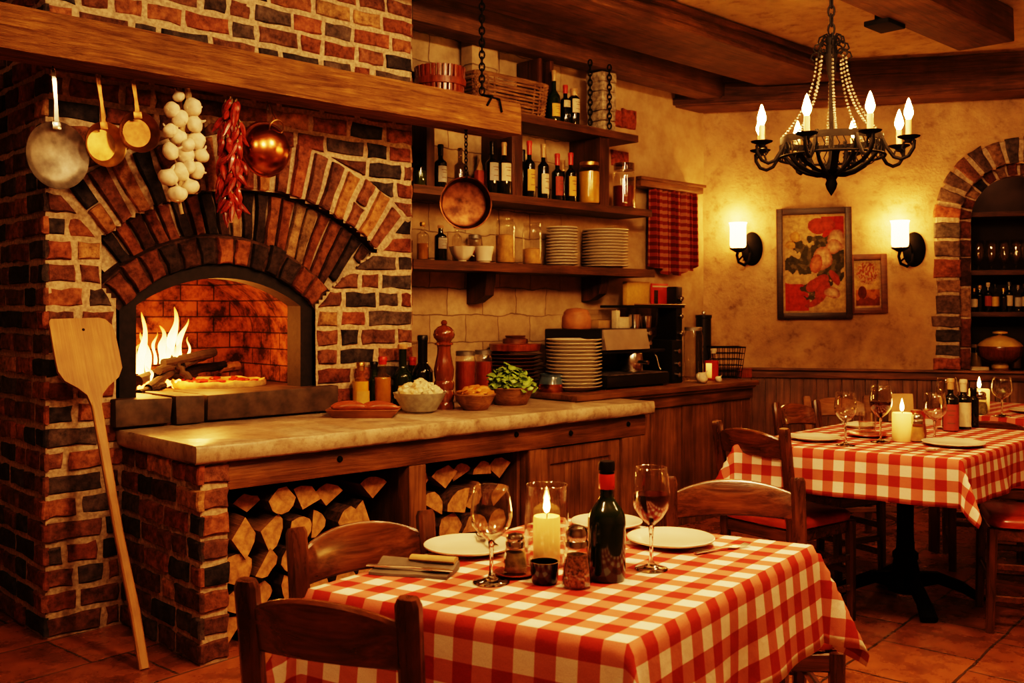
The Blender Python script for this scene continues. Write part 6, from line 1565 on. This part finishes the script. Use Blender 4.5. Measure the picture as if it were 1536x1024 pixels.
def floral(x, y):
    bd = min(x, 1-x, (y)*1.4, (1-y)*1.4)
    if bd < .03: return (.50,.36,.17)
    wx, wy = wobble(x, y); x += wx; y += wy*.7; c = (.56,.42,.20)
    if x > .62 and y < .22+.1*(x-.6): c = (.42,.05,.02)
    if x < .40 and y > .68+.1*x: c = (.45,.06,.02)
    leaf = mnoise.noise(Vector((x*13, y*18, 1)))
    for cx, cy, rx, ry, r in ((.30,.34,.22,.10,.6),(.45,.42,.30,.13,-.5),(.30,.52,.26,.12,.1),(.70,.55,.30,.16,.5),(.55,.75,.24,.14,-.2),(.85,.45,.16,.15,0),(.62,.28,.2,.1,.4),(.22,.47,.16,.06,.2)):
        if blobc(x, y, cx, cy, rx, ry, r)+leaf*.55 < 1: c = (.075,.075,.035) if leaf < .12 else (.15,.14,.06)
    for cx, cy, rx, ry, r, k in ((.55,.12,.13,.11,0,0),(.72,.10,.12,.09,.3,0),(.86,.27,.15,.15,.3,1),(.82,.33,.13,.10,0,1),(.64,.45,.16,.17,.3,1),(.53,.50,.10,.14,.2,2),(.55,.70,.20,.10,-.5,0),(.62,.78,.10,.18,.4,0),(.48,.90,.16,.05,-.4,0),(.78,.80,.13,.08,.2,1),(.20,.22,.09,.07,.4,3),(.12,.30,.08,.06,0,3),(.82,.64,.06,.12,-.4,0)):
        d = blobc(x, y, cx, cy, rx, ry, r)
        if d < 1:
            f = mnoise.noise(Vector((x*24, y*24, k)))*.5+.5; base_ = [(.44,.09,.035),(.66,.50,.30),(.55,.26,.12),(.62,.42,.12)][k]; sh = (.30,.07,.03) if k != 3 else (.4,.22,.05)
            m = min(1, max(0, d*d*.8+f*.5-.25)); c = tuple(b_*(1-m)+s_*m for b_, s_ in zip(base_, sh))
    return c
def desert(x, y):
    bd = min(x, 1-x, y*1.3, (1-y)*1.3)
    if bd < .06: return (.56,.42,.22)
    n = mnoise.noise(Vector((x*16, y*16, 3))); n2 = mnoise.noise(Vector((x*5, y*5, 9)))
    if y < .62:
        c = (.58,.40,.16)
        if blobc(x, y, .5, .25, .45, .42)+n*.9 < 1: c = (.36,.11,.04) if n > 0 else (.56,.38,.2)
    else: c = (.52,.20,.04) if n2 > -.1 else (.36,.12,.03)
    if blobc(x, y, .30, .68, .16, .20) < 1 and y > .52: c = (.13,.035,.015)
    if y > .80+.08*n2: c = (.22,.06,.02)
    return c
picture('framed_painting', 'large dark-framed still life of red and cream flowers on the plaster wall', 1165,312,1278,478, .045, 'frame_dark', floral, .024, -.012)
picture('framed_painting', 'small brown-framed orange landscape partly behind the flower picture', 1272,381,1331,470, .042, 'frame_brown', desert, .010, -.02)
# ================================================================== alcove contents
def al(u, v0, z, out): k = on_back(u, 400, -out)[0]; return B(k, -out, z)
k0 = AK-.30
for i, u in enumerate((1468,1487,1506,1524,1538)):
    k = on_back(u, 380, -.28)[0]; lab = 'footed beer glass on the upper alcove shelf, %s from the brick jamb' % NTH[i]
    h = .22; t = thing('footed_glass', lab, 'glass', B(k, -.28, 1.598), 0, 'glasses in the alcove')
    mb = MB(); mb.lathe([(0,0),(.036,.002),(.034,.006),(.006,.014),(.006,.035),(.022,.05),(.040,.11),(.038,.17),(.033,h),(.031,h),(.036,.16),(.037,.11),(.02,.055),(0,.045)], 24); mb.build('vessel', [M['glass_alc']] if 'glass_alc' in M else [M['glass']], t, 0)
BL = [('label_cream','brass',.17),(None,'tan_foil',.19),('label_red','label_cream',.21),('label_yellow','black_foil',.20),(None,'brass',.17),('label_cream','steel_old',.215),('label_grey','steel_old',.19),('label_cream','brass',.2)]
for i, u in enumerate((1461,1471,1482,1494,1505,1515,1527,1539)):
    k = on_back(u, 440, -.27)[0]; lb, cp, h = BL[i]
    bottle('alcove_bottle', 'small bottle on the lower alcove shelf, %s from the brick jamb' % NTH[i], 'bottle', B(k, -.27-.03*(i % 2), 1.298), h, .026, 'black_bottle' if i % 3 else 'glass_amber', .011, .62, cp, lb, (.2,.55), None, 'bottles in the alcove', .86, BANG, ink=False)
k = on_back(1503, 540, -.10)[0]; p = B(k, -.16, .8755)
t = thing('tureen', 'dark round tureen with a gold lid on the alcove sill', 'tureen', p); mb = MB(); mb.lathe([(0,0),(.075,.0),(.08,.012),(.05,.02),(.05,.045),(.10,.065),(.145,.11),(.152,.165),(.15,.175),(0,.175)], 40, [0]*9); mb.build('bowl', [M['mill']], t)
mb = MB(); mb.lathe([(.148,.176),(.15,.18),(.13,.205),(.09,.232),(.04,.25),(.02,.254)], 40); mb.lathe([(.012,.252),(.014,.262),(.05,.268),(.05,.28),(.02,.286),(0,.287)], 24); mb.build('lid', [M['gold_lid']], t)
mb = MB(); mb.lathe([(.052,.018),(.056,.022),(.056,.042),(.052,.046)], 24); mb.build('gold_band', [M['gold_lid']], t)
k = on_back(1468, 545, -.08)[0]; t = thing('folded_cloth', 'small pale folded cloth on the alcove sill beside the tureen', 'cloth', B(k, -.08, .8755), BANG+.2); mb = MB()
for q_ in range(3): mb.box((0,0,.006+.011*q_),(.13-.008*q_,.07,.010),0,.004,jit=.002)
mb.build('cloth', [M['label_cream']], t)
for i, u in enumerate((1466,1484,1524)):
    k = on_back(u, 510, -.36)[0]; o = jar('storage_jar', 'small dim jar at the back of the alcove sill, %s from the jamb' % NTH[i], B(k, -.40, .8755), .17, .045, ('sauce' if i % 2 else 'preserve',.7), 'card', group='jars in the alcove')
# ================================================================== light, camera
def lamp(name, kind, loc, energy, color, size, rot=None, **kw):
    L = bpy.data.lights.new(name, kind); L.energy = energy; L.color = color
    if kind in ('POINT', 'SPOT'): L.shadow_soft_size = size
    for k, v in kw.items(): setattr(L, k, v)
    o = bpy.data.objects.new(name, L); COL.objects.link(o); o.location = loc
    if rot is not None: o.rotation_euler = rot
    return o
WARM = (1, .59, .285)
p = on_q(240, 530, -.40); lamp('oven_fire_light', 'POINT', W(p[0]-.12, -.42, 1.12), 16, (1,.36,.07), .09)
p = on_q(270, 500, -.55); lamp('oven_fire_light', 'POINT', W(p[0]+.02, -.30, 1.22), 9, (1,.38,.08), .06)
lamp('fill_light', 'POINT', (.8,1.9,2.75), 115, WARM, .16)  # this and the next two: unseen fill lamps added near the ceiling
lamp('fill_light', 'POINT', (-.75,1.2,2.7), 42, WARM, .16)
lamp('fill_light', 'POINT', (2.7,2.4,2.75), 22, WARM, .16)
lamp('shelf_fill', 'POINT', (1.0,3.5,2.8), 62, WARM, .12)  # unseen lamp added above the frame to brighten shelves and counter
lamp('fill_light', 'POINT', (1.7,4.75,2.9), 20, WARM, .12)  # unseen lamp added to lift the coffee corner, lower shelf and wainscot
p = B(AK-.1, -.25, 2.3); lamp('alcove_light', 'POINT', p, 2.2, WARM, .05)
w = bpy.data.worlds.new('room_air'); SC.world = w; w.use_nodes = True
bg = w.node_tree.nodes['Background']; bg.inputs[0].default_value = (1,.6,.3,1); bg.inputs[1].default_value = .02
cam = bpy.data.cameras.new('camera'); cam.sensor_width = 36; cam.sensor_fit = 'HORIZONTAL'; cam.lens = 36*F/1536; cam.shift_y = -(512-CY)/1536; cam.clip_start = .05
cam.dof.use_dof = True; cam.dof.focus_distance = 3.2; cam.dof.aperture_fstop = 7.0
co = bpy.data.objects.new('camera', cam); COL.objects.link(co); co.location = (0,0,H); co.rotation_euler = (PI/2,0,0); SC.camera = co
SC.view_settings.view_transform = 'Filmic'; SC.view_settings.look = 'Very High Contrast'; SC.view_settings.exposure = 0.5
SC.cycles.use_denoising = True; SC.cycles.max_bounces = 10; SC.cycles.transparent_max_bounces = 24; SC.cycles.sample_clamp_indirect = 4.0
SC.cycles.caustics_reflective = False; SC.cycles.caustics_refractive = False
